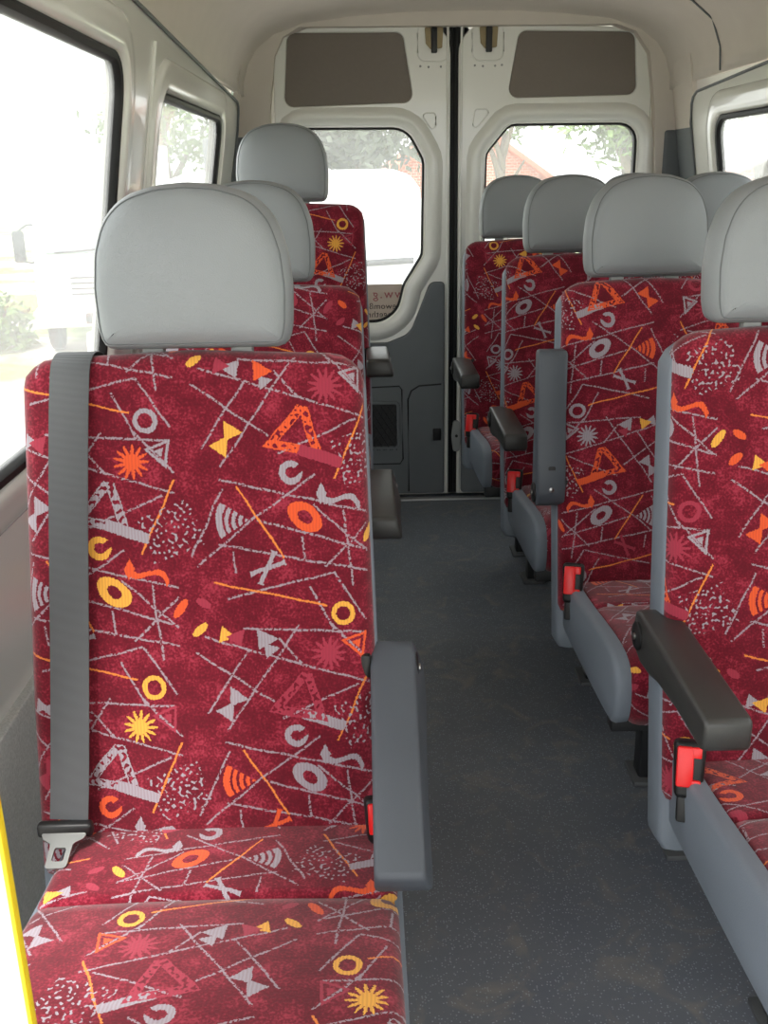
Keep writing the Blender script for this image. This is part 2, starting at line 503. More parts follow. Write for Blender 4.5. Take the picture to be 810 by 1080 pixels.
def make_floor():
    m, nt, b = new_mat('speckled_rubber_floor')
    N = nt.nodes; Lk = nt.links
    tc = N.new('ShaderNodeTexCoord')
    v = N.new('ShaderNodeTexVoronoi'); v.inputs['Scale'].default_value = 210
    Lk.new(tc.outputs['Object'], v.inputs['Vector'])
    wn = N.new('ShaderNodeSeparateColor'); Lk.new(v.outputs['Color'], wn.inputs[0])
    near = N.new('ShaderNodeMath'); near.operation = 'LESS_THAN'; near.inputs[1].default_value = 0.30; Lk.new(v.outputs['Distance'], near.inputs[0])
    pick = N.new('ShaderNodeMath'); pick.operation = 'GREATER_THAN'; pick.inputs[1].default_value = 0.55; Lk.new(wn.outputs[0], pick.inputs[0])
    sp = N.new('ShaderNodeMath'); sp.operation = 'MULTIPLY'; Lk.new(near.outputs[0], sp.inputs[0]); Lk.new(pick.outputs[0], sp.inputs[1])
    base = N.new('ShaderNodeMix'); base.data_type = 'RGBA'
    n1 = N.new('ShaderNodeTexNoise'); n1.inputs['Scale'].default_value = 5; n1.inputs['Detail'].default_value = 6; n1.inputs['Roughness'].default_value = 0.7
    Lk.new(tc.outputs['Object'], n1.inputs['Vector'])
    base.inputs['A'].default_value = srgb(84, 91, 105); base.inputs['B'].default_value = srgb(116, 119, 122)
    Lk.new(n1.outputs['Fac'], base.inputs['Factor'])
    s2 = N.new('ShaderNodeMix'); s2.data_type = 'RGBA'
    f = N.new('ShaderNodeMath'); f.operation = 'MULTIPLY'; f.inputs[1].default_value = 0.75; Lk.new(sp.outputs[0], f.inputs[0])
    Lk.new(f.outputs[0], s2.inputs['Factor']); Lk.new(base.outputs['Result'], s2.inputs['A']); s2.inputs['B'].default_value = srgb(150, 158, 166)
    # dried dirt trodden along the aisle
    n2 = N.new('ShaderNodeTexNoise'); n2.inputs['Scale'].default_value = 11; n2.inputs['Detail'].default_value = 8; n2.inputs['Distortion'].default_value = 1.2
    Lk.new(tc.outputs['Object'], n2.inputs['Vector'])
    dr = N.new('ShaderNodeValToRGB'); dr.color_ramp.elements[0].position = 0.54; dr.color_ramp.elements[1].position = 0.76
    Lk.new(n2.outputs['Fac'], dr.inputs['Fac'])
    dm = N.new('ShaderNodeMath'); dm.operation = 'MULTIPLY'; dm.inputs[1].default_value = 0.42; Lk.new(dr.outputs['Color'], dm.inputs[0])
    s3 = N.new('ShaderNodeMix'); s3.data_type = 'RGBA'
    Lk.new(dm.outputs[0], s3.inputs['Factor']); Lk.new(s2.outputs['Result'], s3.inputs['A']); s3.inputs['B'].default_value = srgb(156, 146, 128)
    Lk.new(s3.outputs['Result'], b.inputs['Base Color'])
    b.inputs['Roughness'].default_value = 0.5
    b.inputs['Specular IOR Level'].default_value = 0.4
    bp = N.new('ShaderNodeBump'); bp.inputs['Strength'].default_value = 0.2; bp.inputs['Distance'].default_value = 0.001
    Lk.new(n2.outputs['Fac'], bp.inputs['Height']); Lk.new(bp.outputs['Normal'], b.inputs['Normal'])
    return m
FLOORM = make_floor()

def make_glass():
    m, nt, b = new_mat('window_glass')
    N = nt.nodes; Lk = nt.links
    N.remove(b)
    out = N['Material Output']
    tr = N.new('ShaderNodeBsdfTransparent'); tr.inputs['Color'].default_value = (0.95, 0.96, 0.95, 1)
    gl = N.new('ShaderNodeBsdfGlossy'); gl.inputs['Roughness'].default_value = 0.02
    lw = N.new('ShaderNodeLayerWeight'); lw.inputs['Blend'].default_value = 0.25
    mu = N.new('ShaderNodeMath'); mu.operation = 'MULTIPLY'; mu.inputs[1].default_value = 0.35
    Lk.new(lw.outputs['Fresnel'], mu.inputs[0])
    mx = N.new('ShaderNodeMixShader')
    Lk.new(mu.outputs[0], mx.inputs[0]); Lk.new(tr.outputs[0], mx.inputs[1]); Lk.new(gl.outputs[0], mx.inputs[2])
    # film of dust on the pane
    df = N.new('ShaderNodeBsdfTranslucent'); df.inputs['Color'].default_value = (0.85, 0.86, 0.86, 1)
    tc = N.new('ShaderNodeTexCoord'); nz = N.new('ShaderNodeTexNoise'); nz.inputs['Scale'].default_value = 4; nz.inputs['Detail'].default_value = 5
    Lk.new(tc.outputs['Object'], nz.inputs['Vector'])
    mr = N.new('ShaderNodeMapRange'); mr.inputs['To Min'].default_value = 0.08; mr.inputs['To Max'].default_value = 0.20
    Lk.new(nz.outputs['Fac'], mr.inputs['Value'])
    m2 = N.new('ShaderNodeMixShader')
    Lk.new(mr.outputs[0], m2.inputs[0]); Lk.new(mx.outputs[0], m2.inputs[1]); Lk.new(df.outputs[0], m2.inputs[2])
    Lk.new(m2.outputs[0], out.inputs['Surface'])
    return m
GLASS = make_glass()

# ------------------------------------------------------------------ setting: the van body
XC = 0.345                   # centre line of the van
WL, WR = XC - 0.915, XC + 0.915
REAR = 4.0
FRONT = -0.9
def struct(o): return tag(o, kind='structure')

bm = bmesh.new()
fl = [(WL - 0.01, FRONT), (WR + 0.01, FRONT), (WR + 0.01, REAR + 0.02), (WL - 0.01, REAR + 0.02)]
plate(bm, fl, XYZ, -0.05, 0.0, 0.0)
struct(link('floor', bm, FLOORM, smooth=False))

# headliner: cross-section swept down the van
sec = [(-.792, 1.575), (-.79, 1.62), (-.772, 1.68), (-.735, 1.735), (-.67, 1.78), (-.56, 1.815), (-.40, 1.838), (-.2, 1.85), (0, 1.853)]
sec = sec + [(-x, z) for x, z in reversed(sec[:-1])]
bm = bmesh.new()
rows = []
for y in (FRONT, 1.0, 2.2, 3.2, 3.80, 3.90, 3.955, 3.975):
    k = 0.0 if y < 3.85 else (0.008 if y < 3.92 else (0.026 if y < 3.96 else 0.05))
    rows.append([bm.verts.new((XC + x * (1 - k * 0.6), y, z - k * (0.7 if abs(x) < .5 else .5))) for x, z in sec])
for a, b in zip(rows, rows[1:]):
    for i in range(len(a) - 1): bm.faces.new((a[i], b[i], b[i + 1], a[i + 1]))
o = struct(link('ceiling', bm, HEADL))
md = o.modifiers.new('thickness', 'SOLIDIFY'); md.thickness = 0.02; md.offset = -1

# ribbed joint line of the headliner on the offside
bm = bmesh.new()
pj = [(XC + .788, 3.42, 1.58), (XC + .78, 3.415, 1.65), (XC + .745, 3.40, 1.725), (XC + .67, 3.38, 1.776), (XC + .56, 3.36, 1.811), (XC + .40, 3.34, 1.834)]
tube(bm, pj, 0.003, 6)
struct(link('trim_1', bm, DARKT))

# side walls: felt-lined foot, upright painted belt, leaning window panel
WT = 0.80; TOP = 1.585
lean = 0.11 / 0.65
cs = 1 / sqrt(1 + lean * lean)
def wall_basis(side):
    x0 = XC + side * 0.915
    es = V((-side * lean * cs, 0, cs))
    ez = V((-side * cs, 0, -lean * cs))
    # keep loops facing the cabin
    return basis((x0, 0, WT), (0, 1, 0), es, ez)
S = lambda z: (z - WT) / cs

def side_wall(side, name, wins, wnum, y0=FRONT, y1=3.86):
    B = wall_basis(side)
    x0 = XC + side * 0.915
    bm = bmesh.new()
    loops = [rrect(a, b, S(c), S(d), 0.075, 8) for a, b, c, d in wins]
    fill_holes(bm, [(y0, S(WT)), (y1, S(WT)), (y1, S(1.44)), (y1 - 0.03, S(1.505)), (y1 - 0.09, S(1.535)), (2.0, S(1.61)), (y0, S(1.625))], loops, B, 0.0)
    # lower belt
    vs = [bm.verts.new((x0, y, z)) for y, z in ((y0, -0.04), (REAR, -0.04), (REAR, WT), (y0, WT))]
    bm.faces.new(vs)
    # outer skin and edge thickness
    out = side * 0.05
    vs = [bm.verts.new((x0 + out, y, z)) for y, z in ((y0, -0.04), (REAR, -0.04), (REAR, WT), (y0, WT))]
    bm.faces.new(vs)
    big = [[(p[0] + q.x * .08, p[1] + q.y * .05) for p, q in zip(lp, normals2(lp))] for lp in loops]
    fill_holes(bm, [(y0, S(WT)), (REAR, S(WT)), (REAR, S(TOP) + 0.05), (y0, S(TOP) + 0.05)], big, B, -0.05)
    for lp in loops:
        ring_sweep(bm, lp, [(0, 0.0), (0, -0.014)], B)
    bmesh.ops.recalc_face_normals(bm, faces=bm.faces)
    struct(link(name, bm, PAINT, smooth=False))
    for k, (lp, w) in enumerate(zip(loops, wins)):
        root = struct(empty('window_%d' % (wnum + k), B((w[0] + w[1]) / 2, S(w[2]), 0)))
        inv = root.location.copy()
        BB = lambda x, y, h=0.0, B=B, inv=inv: B(x, y, h) - inv
        bm = bmesh.new()
        # pressed surround with a rolled lip
        prof = [(0.004, -0.014), (0.004, -0.002), (0.008, 0.006), (0.018, 0.012), (0.030, 0.013), (0.052, 0.010), (0.066, 0.012), (0.075, 0.008), (0.079, 0.0)]
        ring_sweep(bm, lp, prof, BB)
        bmesh.ops.recalc_face_normals(bm, faces=bm.faces)
        link('window_frame', bm, PAINT, root)
        bm = bmesh.new()
        ring_sweep(bm, lp, [(0.006, -0.020), (0.006, 0.001), (0.001, 0.004), (-0.008, 0.002), (-0.014, -0.006), (-0.014, -0.020)], BB)
        bmesh.ops.recalc_face_normals(bm, faces=bm.faces)
        link('window_seal', bm, RUBBER, root)
        bm = bmesh.new()
        lp2 = [(p[0] - q.x * 0.01, p[1] - q.y * 0.01) for p, q in zip(lp, normals2(lp))]
        plate(bm, lp2, BB, -0.014, -0.010)
        link('window_pane', bm, GLASS, root, smooth=False)

side_wall(-1, 'wall_left', [(1.06, 2.07, .845, 1.50), (2.42, 3.46, .86, 1.465)], 1, y0=.93)
side_wall(1, 'wall_right', [(2.30, 3.49, .86, 1.445), (0.30, 2.10, .86, 1.49)], 3, y1=3.73)  # second opening is an unseen forward window, added to let daylight in

# upright seam bead on the pillar between the two nearside windows
B = wall_basis(-1)
bm = bmesh.new()
tube(bm, [B(2.33, S(z), 0.001) for z in (.82, 1.0, 1.2, 1.4, 1.5, 1.56)], 0.005, 8)
struct(link('trim_2', bm, PAINT))
# dark joint between headliner and painted panel, both sides
for side, n in ((-1, 3), (1, 4)):
    B = wall_basis(side)
    bm = bmesh.new()
    ye = 3.86 if side < 0 else 3.73
    pts = [B(.93 if side < 0 else FRONT, S(1.622), 0.004), B(2.0, S(1.61), 0.004), B(ye - .09, S(1.535), 0.004), B(ye - .05, S(1.522), .004), B(ye - .025, S(1.50), 0.004), B(ye, S(1.44), 0.004), B(ye + .002, S(1.0), 0.004)]
    tube(bm, pts, 0.0045, 6)
    struct(link('trim_%d' % n, bm, DARKT))
    bm = bmesh.new()
    for z in (1.245, 1.262): rbox(bm, B(ye - .10, S(z), 0.002), (0.006, 0.008, 0.008), 0.002)
    struct(link('trim_%d' % (n + 4), bm, BLACK))

# felt lining of the nearside foot of the wall
bm = bmesh.new()
Bf = basis((WL, 0, 0), (0, 1, 0), (0, 0, 1), (1, 0, 0))
plate(bm, [(.95, 0.0), (3.9, 0.0), (3.9, .50), (.95, .505)], Bf, -0.002, 0.018, 0.006)
struct(link('baseboard_left', bm, FELT))
bm = bmesh.new()
Bf2 = basis((WR, 0, 0), (0, -1, 0), (0, 0, 1), (-1, 0, 0))
plate(bm, [(-3.9, 0.0), (-FRONT, 0.0), (-FRONT, .50), (-3.9, .50)], Bf2, -0.002, 0.018, 0.006)
struct(link('baseboard_right', bm, FELT))

# rear body frame round the doors
RB = basis((0, REAR - 0.03, 0), (1, 0, 0), (0, 0, 1), (0, -1, 0))
bm = bmesh.new()
outer = [(WL - .02, -.02), (-.356, -.02), (-.356, 1.20), (-.343, 1.52), (-.318, 1.70), (-.285, 1.760), (-.225, 1.792), (0.92, 1.786), (0.99, 1.762), (1.045, 1.69), (1.077, 1.50), (1.100, 1.20), (1.100, -.02), (WR + .02, -.02)]
outer += [(XC + x * 1.01, z + .01) for x, z in reversed(sec)]
fill_holes(bm, outer, [], RB, 0.0)
bmesh.ops.recalc_face_normals(bm, faces=bm.faces)
o = struct(link('wall_back', bm, HEADL, smooth=False))
md = o.modifiers.new('thickness', 'SOLIDIFY'); md.thickness = 0.05; md.offset = 0
# dark lower pillars beside the doors
for n, (x0, x1) in ((9, (-.60, -.375)), (10, (1.118, 1.28))):
    bm = bmesh.new()
    plate(bm, rrect(x0, x1, 0.0, 1.425, 0.012), RB, 0.0, 0.035, 0.012)
    struct(link('trim_%d' % n, bm, DARKT))
for n, side, ya in ((14, -1, 3.84), (15, 1, 3.71)):
    B = wall_basis(side)
    bm = bmesh.new()
    plate(bm, [(ya, S(1.42)), (3.96, S(1.42)), (3.96, S(1.66)), (ya, S(1.66))], B, -.022, -.006)
    bmesh.ops.recalc_face_normals(bm, faces=bm.faces)
    struct(link('trim_%d' % n, bm, HEADL, smooth=False))
    bm = bmesh.new()
    plate(bm, [(ya, S(.80)), (3.95, S(.80)), (3.95, S(1.425)), (ya, S(1.425))], B, -.022, -.002)
    bmesh.ops.recalc_face_normals(bm, faces=bm.faces)
    struct(link('trim_%d' % (n + 2), bm, DARKT, smooth=False))
# upright bright edge of the offside door frame
bm = bmesh.new(); tube(bm, [(1.113, REAR - .035, z) for z in (.02, .6, 1.2)] + [(1.096, REAR - .035, 1.48)], 0.006, 8)
struct(link('trim_11', bm, PAINT))
# threshold strip
bm = bmesh.new(); rbox(bm, (.35, REAR - .055, .003), (1.42, .035, .008), .002)
struct(link('trim_12', bm, ALU))
# centre seal between the doors
bm = bmesh.new()
rbox(bm, (.336, REAR + .03, .915), (.075, .06, 1.81), 0.006)
tube(bm, [(.325, REAR - .005, z) for z in (.02, 1.80)], 0.007, 8)
tube(bm, [(.347, REAR - .005, z) for z in (.02, 1.80)], 0.007, 8)
struct(link('trim_13', bm, RUBBER))

DB = basis((0, REAR, 0), (1, 0, 0), (0, 0, 1), (0, -1, 0))   # rear door plane, height towards the cabin

def rear_door(num, outline, win, ins, dark, edge_x, hinge_x, mirror):
    root = struct(empty('door_%d' % num, (edge_x, REAR, 0)))
    off = root.location.copy()
    BB = lambda x, y, h=0.0: DB(x, y, h) - off
    wl = round_poly(win, [0.05, .10, .10, .05, .05, .07, .09, .05] if not mirror else [.05, .09, .07, .05, .05, .10, .10, .05], 6)
    wl = resample(wl, 120)
    il = round_poly(ins, 0.035, 6)
    ol = round_poly(outline, [0, 0, .10, .12] if not mirror else [0, 0, .12, .10], 8)
    bm = bmesh.new()
    ring_sweep(bm, il, [(0.0, 0.012), (-0.004, 0.004), (-0.004, -0.010)], BB)
    fill_holes(bm, ol, [wl, [(p[0], p[1]) for p in il]], BB, 0.012)
    ring_sweep(bm, ol, [(0.0, 0.012), (0.004, 0.006), (0.004, -0.02), (0.09, -0.02), (0.09, -0.05)], BB)
    fill_holes(bm, ol, [wl], BB, -0.05)
    ring_sweep(bm, wl, [(0, 0.012), (0, -0.05)], BB)
    bmesh.ops.remove_doubles(bm, verts=bm.verts, dist=0.0004)
    bmesh.ops.recalc_face_normals(bm, faces=bm.faces)
    link('door_skin', bm, PAINT, root, angle=30)
    # recessed upper insert
    bm = bmesh.new()
    plate(bm, [(p[0] - q.x * .003, p[1] - q.y * .003) for p, q in zip(il, normals2(il))], BB, -0.008, 0.007, 0.004)
    link('upper_insert', bm, INSERT, root)
    # pressed rim round the glass
    bm = bmesh.new()
    ring_sweep(bm, wl, [(0.0, -0.02), (0.003, 0.004), (0.012, 0.022), (0.026, 0.032), (0.040, 0.034), (0.052, 0.029), (0.062, 0.020), (0.070, 0.0125)], BB)
    bmesh.ops.recalc_face_normals(bm, faces=bm.faces)
    fr = link('window_rim', bm, PAINT, root, angle=70)
    bm = bmesh.new()
    ring_sweep(bm, wl, [(0.003, -0.03), (0.002, 0.002), (-0.004, 0.004), (-0.008, 0.0), (-0.008, -0.03)], BB)
    bmesh.ops.recalc_face_normals(bm, faces=bm.faces)
    link('window_seal', bm, RUBBER, root)
    bm = bmesh.new()
    plate(bm, wl, BB, -0.030, -0.026)
    link('window_pane', bm, GLASS, root, smooth=False)
    # lower dark lining
    bm = bmesh.new()
    dl = round_poly(dark, [.01, .01, .015, .03, .06, .08, .06, .02] if not mirror else [.02, .06, .08, .06, .03, .015, .01, .01], 6)
    plate(bm, dl, BB, 0.008, 0.030, 0.008)
    lin = link('lower_lining', bm, DARKT, root)
    # bright weather-strip lip on the meeting edge
    bm = bmesh.new()
    sx = -1 if not mirror else 1
    tube(bm, [BB(edge_x + sx * 0.003, z, 0.016) for z in (.02, .5, 1.0, 1.4, 1.79)], 0.0045, 8)
    link('edge_lip', bm, PAINT, root)
    # hinge bracket at the top
    bm = bmesh.new()
    bl = round_poly([(hinge_x - .030, 1.735), (hinge_x - .012, 1.715), (hinge_x + .030, 1.720), (hinge_x + .034, 1.79), (hinge_x - .034, 1.79)], .006)
    plate(bm, bl, BB, 0.010, 0.018, 0.002)
    br = link('latch_plate', bm, BRASS, root)
    bm = bmesh.new(); rbox(bm, BB(hinge_x, 1.745, 0.026), (.022, .02, .085), .004)
    link('latch_bar', bm, STEELB, br)
    # recess line under the latch
    bm = bmesh.new()
    x0, x1 = (hinge_x - .06, hinge_x + .055)
    rp = round_poly([(x0, 1.80), (x0, 1.675), (x1, 1.675), (x1, 1.80)], .03, 5)
    tube(bm, [BB(p[0], p[1], 0.012) for p in rp], 0.003, 6)
    link('pressed_bead', bm, PAINT, root)
    # small pressed triangle emboss
    bm = bmesh.new()
    cx = edge_x + (-.075 if not mirror else .075); k = 1 if not mirror else -1
    tp = round_poly([(cx - .03 * k, 1.50), (cx + .028 * k, 1.50), (cx + .028 * k, 1.42)] if not mirror else [(cx + .045, 1.51), (cx - .02, 1.51), (cx - .035, 1.42)], .012, 4)
    tube(bm, [BB(p[0], p[1], 0.0125) for p in tp + tp[:1]], 0.0028, 6)
    link('pressed_emboss', bm, PAINT, root)
    # screws
    bm = bmesh.new()
    for dx in (-.05, -.02, .025, .05):
        lathe(bm, [(0.004, 0.011), (0.004, 0.014), (0.002, 0.0155)], lambda x, y, h, dx=dx: BB(hinge_x + dx + x, 1.655 + y + abs(dx) * .1, h), 8)
    link('screw_row', bm, LEGM, root)
    return root, lin, BB

D1, LIN1, BB1 = rear_door(1,
    [(-.362, .012), (.318, .012), (.322, 1.802), (-.322, 1.800)],
    [(-.27, .728), (.055, .728), (.122, .775), (.146, .872), (.219, .985), (.226, 1.335), (.160, 1.452), (-.27, 1.456)],
    [(-.298, 1.525), (.190, 1.535), (.150, 1.778), (-.275, 1.782)],
    [(-.352, .018), (.303, .018), (.303, .884), (.245, .884), (.212, .80), (.165, .685), (.075, .650), (-.352, .648)],
    .316, .262, False)
D2, LIN2, BB2 = rear_door(2,
    [(.358, .012), (1.108, .012), (1.062, 1.775), (.354, 1.800)],
    [(.600, .728), (1.03, .728), (1.03, 1.456), (.545, 1.458), (.456, 1.355), (.452, .985), (.525, .872), (.545, .775)],
    [(.532, 1.545), (1.020, 1.550), (1.000, 1.768), (.572, 1.778)],
    [(.600, .650), (.505, .685), (.460, .80), (.425, .884), (.372, .884), (.372, .018), (1.09, .018), (1.09, .648)][::-1][::-1],
    .360, .462, True)

# details of the nearside door lining: grille, seams, latch hole
bm = bmesh.new()
gl_ = rrect(-.015, .112, .222, .405, .012)
ring_sweep(bm, gl_, [(0.010, 0.029), (0.008, 0.036), (0.0, 0.037), (-0.004, 0.033), (-.004, 0.027)], BB1)
bmesh.ops.recalc_face_normals(bm, faces=bm.faces)
link('grille_frame', bm, DARKT, LIN1)
bm = bmesh.new()
plate(bm, gl_, BB1, 0.0302, 0.0312)
for k in range(-3, 9):
    for s in (1, -1):
        a = V((-.02 + k * .026, .205)); d = V((cos(radians(58)) * s, sin(radians(58))))
        pts = []
        for t in [i * .006 for i in range(44)]:
            q = a + d * t
            if -.018 < q.x < .11 and .207 < q.y < .403: pts.append(BB1(q.x, q.y, .0335))
        if len(pts) > 2: tube(bm, pts, .0022, 5)
link('grille_mesh', bm, STEELB, LIN1)
bm = bmesh.new()
tube(bm, [BB1(x, z, .0295) for x, z in ((.155, .03), (.155, .42), (.168, .455), (.20, .475), (.29, .48))], .0035, 6)
tube(bm, [BB1(x, z, .0295) for x, z in ((-.06, .47), (.12, .475), (.13, .46), (.132, .17), (.12, .15), (-.06, .15))], .003, 6)
link('lining_seam', bm, BLACK, LIN1)
bm = bmesh.new(); rbox(bm, BB1(.272, .272, .031), (.034, .012, .05), .004)
hl = link('latch_socket', bm, BLACK, LIN1)
# striker plate at the meeting edge
bm = bmesh.new()
plate(bm, round_poly([(.340, .195), (.366, .195), (.374, .26), (.366, .325), (.340, .325), (.332, .26)], .012), BB2, 0.010, 0.024, 0.003)
st = link('strike_plate', bm, LEGM, D2)
bm = bmesh.new(); lathe(bm, [(.006, .023), (.006, .027), (.003, .028)], lambda x, y, h: BB2(.353 + x, .262 + y, h), 10)
link('screw', bm, BLACK, st)

# ------------------------------------------------------------------ seats
RECL = atan2(.136, .61)
def headrest_loop(w, h):
    hw = w / 2
    pts = [(-hw * .93, 0), (hw * .93, 0), (hw * .985, h * .14), (hw * 1.0, h * .38), (hw * .965, h * .60), (hw * .86, h * .80), (hw * .64, h * .94), (hw * .3, h * 1.0), (0, h * 1.015),
           (-hw * .3, h * 1.0), (-hw * .64, h * .94), (-hw * .86, h * .80), (-hw * .965, h * .60), (-hw, h * .38), (-hw * .985, h * .14)]
    base = round_poly(pts, [.034, .034] + [.08] * 13, 5)
    return resample(base, 96)

def make_headrest(par, x, zbot, yfront, w=.256, h=.205, lean=radians(4), mat_=VINYL):
    """grey padded head restraint with gusset seam and two posts; par frame"""
    Bh = basis((x, yfront, zbot), (1, 0, 0), (0, sin(lean), cos(lean)), (0, -cos(lean), sin(lean)))
    lp = headrest_loop(w, h)
    bm = bmesh.new()
    prof = [(.030, -.098), (.012, -.090), (.002, -.074), (0, -.055), (.001, -.035), (.006, -.018), (.012, -.009), (.019, -.0045), (.027, -.002)]
    pillow(bm, lp, prof, Bh, bulge=.013, inner=9)
    bmesh.ops.recalc_face_normals(bm, faces=bm.faces)
    hr = link('headrest', bm, mat_, par, angle=80)
    bm = bmesh.new()
    nn = normals2(lp)
    sp = [Bh(p[0] - q.x * .0085, p[1] - q.y * .0085, -.0128) for p, q in zip(lp, nn)]
    tube(bm, sp + sp[:1], .0008, 5, cap=False)
    link('seam', bm, SEAM, hr)
    for sx in (-.058, .058):
        bm = bmesh.new()
        rbox(bm, (x + sx, yfront + .048, zbot - .005), (.028, .020, .06), .004)
        link('post', bm, LEGM, hr)
    return hr

def back_point(t, d):
    """distance t up the leaning back, d out of its face (seat frame)"""
    return (t * sin(RECL) - d * cos(RECL), .45 + t * cos(RECL) + d * sin(RECL))

def make_armrest(par, px, py, pz, ang, material, length=.30, w=.060, flip=1, flare=0.0):
    """ang: 0 level and forward, 90 folded upright, negative drooping"""
    a = radians(ang)
    f = V((0, -cos(a), sin(a))); u = V((0, sin(a), cos(a))); r = V((1, 0, 0))
    P0 = V((px, py, pz))
    side = [(-.030, .010), (-.024, .026), (-.005, .030), (length * .5, .028), (length - .010, .026), (length - .003, .023), (length, .017), (length, -.010), (length - .003, -.017),
            (length - .012, -.021), (length * .62, -.022), (length * .35, -.030), (.06, -.040), (.01, -.044), (-.018, -.036), (-.030, -.014)]
    bm = bmesh.new()
    n = len(side); nn = normals2(side)
    # CCW check
    ar = sum(side[i - 1][0] * side[i][1] - side[i][0] * side[i - 1][1] for i in range(n))
    sg = 1 if ar > 0 else -1
    rings = []
    hw = w / 2
    for (x, d) in ((-hw, .006), (-hw + .0015, .002), (-hw + .006, 0), (hw - .006, 0), (hw - .0015, .002), (hw, .006)):
        ring = []
        for s, q in zip(side, nn):
            yy, zz = s[0] - sg * q.x * d, s[1] - sg * q.y * d
            xx = x - flip * flare * max(0.0, (.02 - zz) / .06) if x * flip < 0 else x
            ring.append(bm.verts.new(P0 + r * xx + f * yy + u * zz))
        rings.append(ring)
    for A, C in zip(rings, rings[1:]): bridge(bm, A, C)
    bm.faces.new(rings[0]); bm.faces.new(rings[-1])
    bmesh.ops.recalc_face_normals(bm, faces=bm.faces)
    arm = link('armrest', bm, material, par, angle=50)
    # pivot cover and slot
    Bp = basis(P0 + r * (-flip * hw), f, u, r * (-flip))
    bm = bmesh.new()
    lathe(bm, [(.022, -.004), (.022, .003), (.019, .005), (.006, .0055)], lambda x, y, h: Bp(x - .002, y - .006, h), 20)
    bmesh.ops.recalc_face_normals(bm, faces=bm.faces)
    cv = link('pivot_cover', bm, BLACK, arm)
    bm = bmesh.new()
    lathe(bm, [(.006, .004), (.006, .008), (.003, .009)], lambda x, y, h: Bp(x - .002, y - .006, h), 12)
    bmesh.ops.recalc_face_normals(bm, faces=bm.faces)
    link('pivot_bolt', bm, CHROME, arm)
    # slot and screw in the underside by the pivot
    Bu = basis(P0 - u * .036, f, r, -u)
    bm = bmesh.new(); plate(bm, rrect(.010, .062, -.008, .008, .004), Bu, -.004, .0045, .001)
    link('slot', bm, BLACK, arm)
    bm = bmesh.new(); lathe(bm, [(.006, .004), (.006, .0085), (.002, .010)], lambda x, y, h: Bu(x + .012, y, h), 10)
    bmesh.ops.recalc_face_normals(bm, faces=bm.faces)
    link('screw', bm, CHROME, arm)
    # bracket that carries the arm on the seat side
    bm = bmesh.new()
    rbox(bm, P0 + r * (flip * (hw + .006)) + V((0, .0, -.03)), (.014, .05, .12), .005)
    link('arm_bracket', bm, BLACK, par)
    return arm

def make_buckle(par, x, y, z, rz=0.0, tilt=-14, s=1.0):
    M_ = Matrix.Translation((x, y, z)) @ Matrix.Rotation(rz, 4, 'Z') @ Matrix.Rotation(radians(tilt), 4, 'X')
    def box(bm, c, sz, r=.003):
        vs = rbox(bm, tuple(v * s for v in c), tuple(v * s for v in sz), r * s)
        for v in vs: v.co = M_ @ v.co
    bm = bmesh.new()
    # tapered housing
    vs = rbox(bm, (0, 0, 0), (.040 * s, .026 * s, .074 * s), .007 * s, 3)
    for v in vs:
        if v.co.z < 0: v.co.x *= 1 + v.co.z * 4.0; v.co.y *= 1 + v.co.z * 2.0
        v.co = M_ @ v.co
    b = link('buckle', bm, BLACK, par)
    bm = bmesh.new()
    box(bm, (-.006, -.011, .005), (.021, .012, .052), .003)
    box(bm, (.008, -.011, .024), (.012, .012, .014), .002)
    box(bm, (.008, -.011, -.016), (.012, .012, .010), .002)
    link('release_button', bm, RED, b)
    bm = bmesh.new()
    box(bm, (0, .002, -.045), (.026, .012, .05), .004)
    link('buckle_stalk', bm, BLACK, b)
    return b

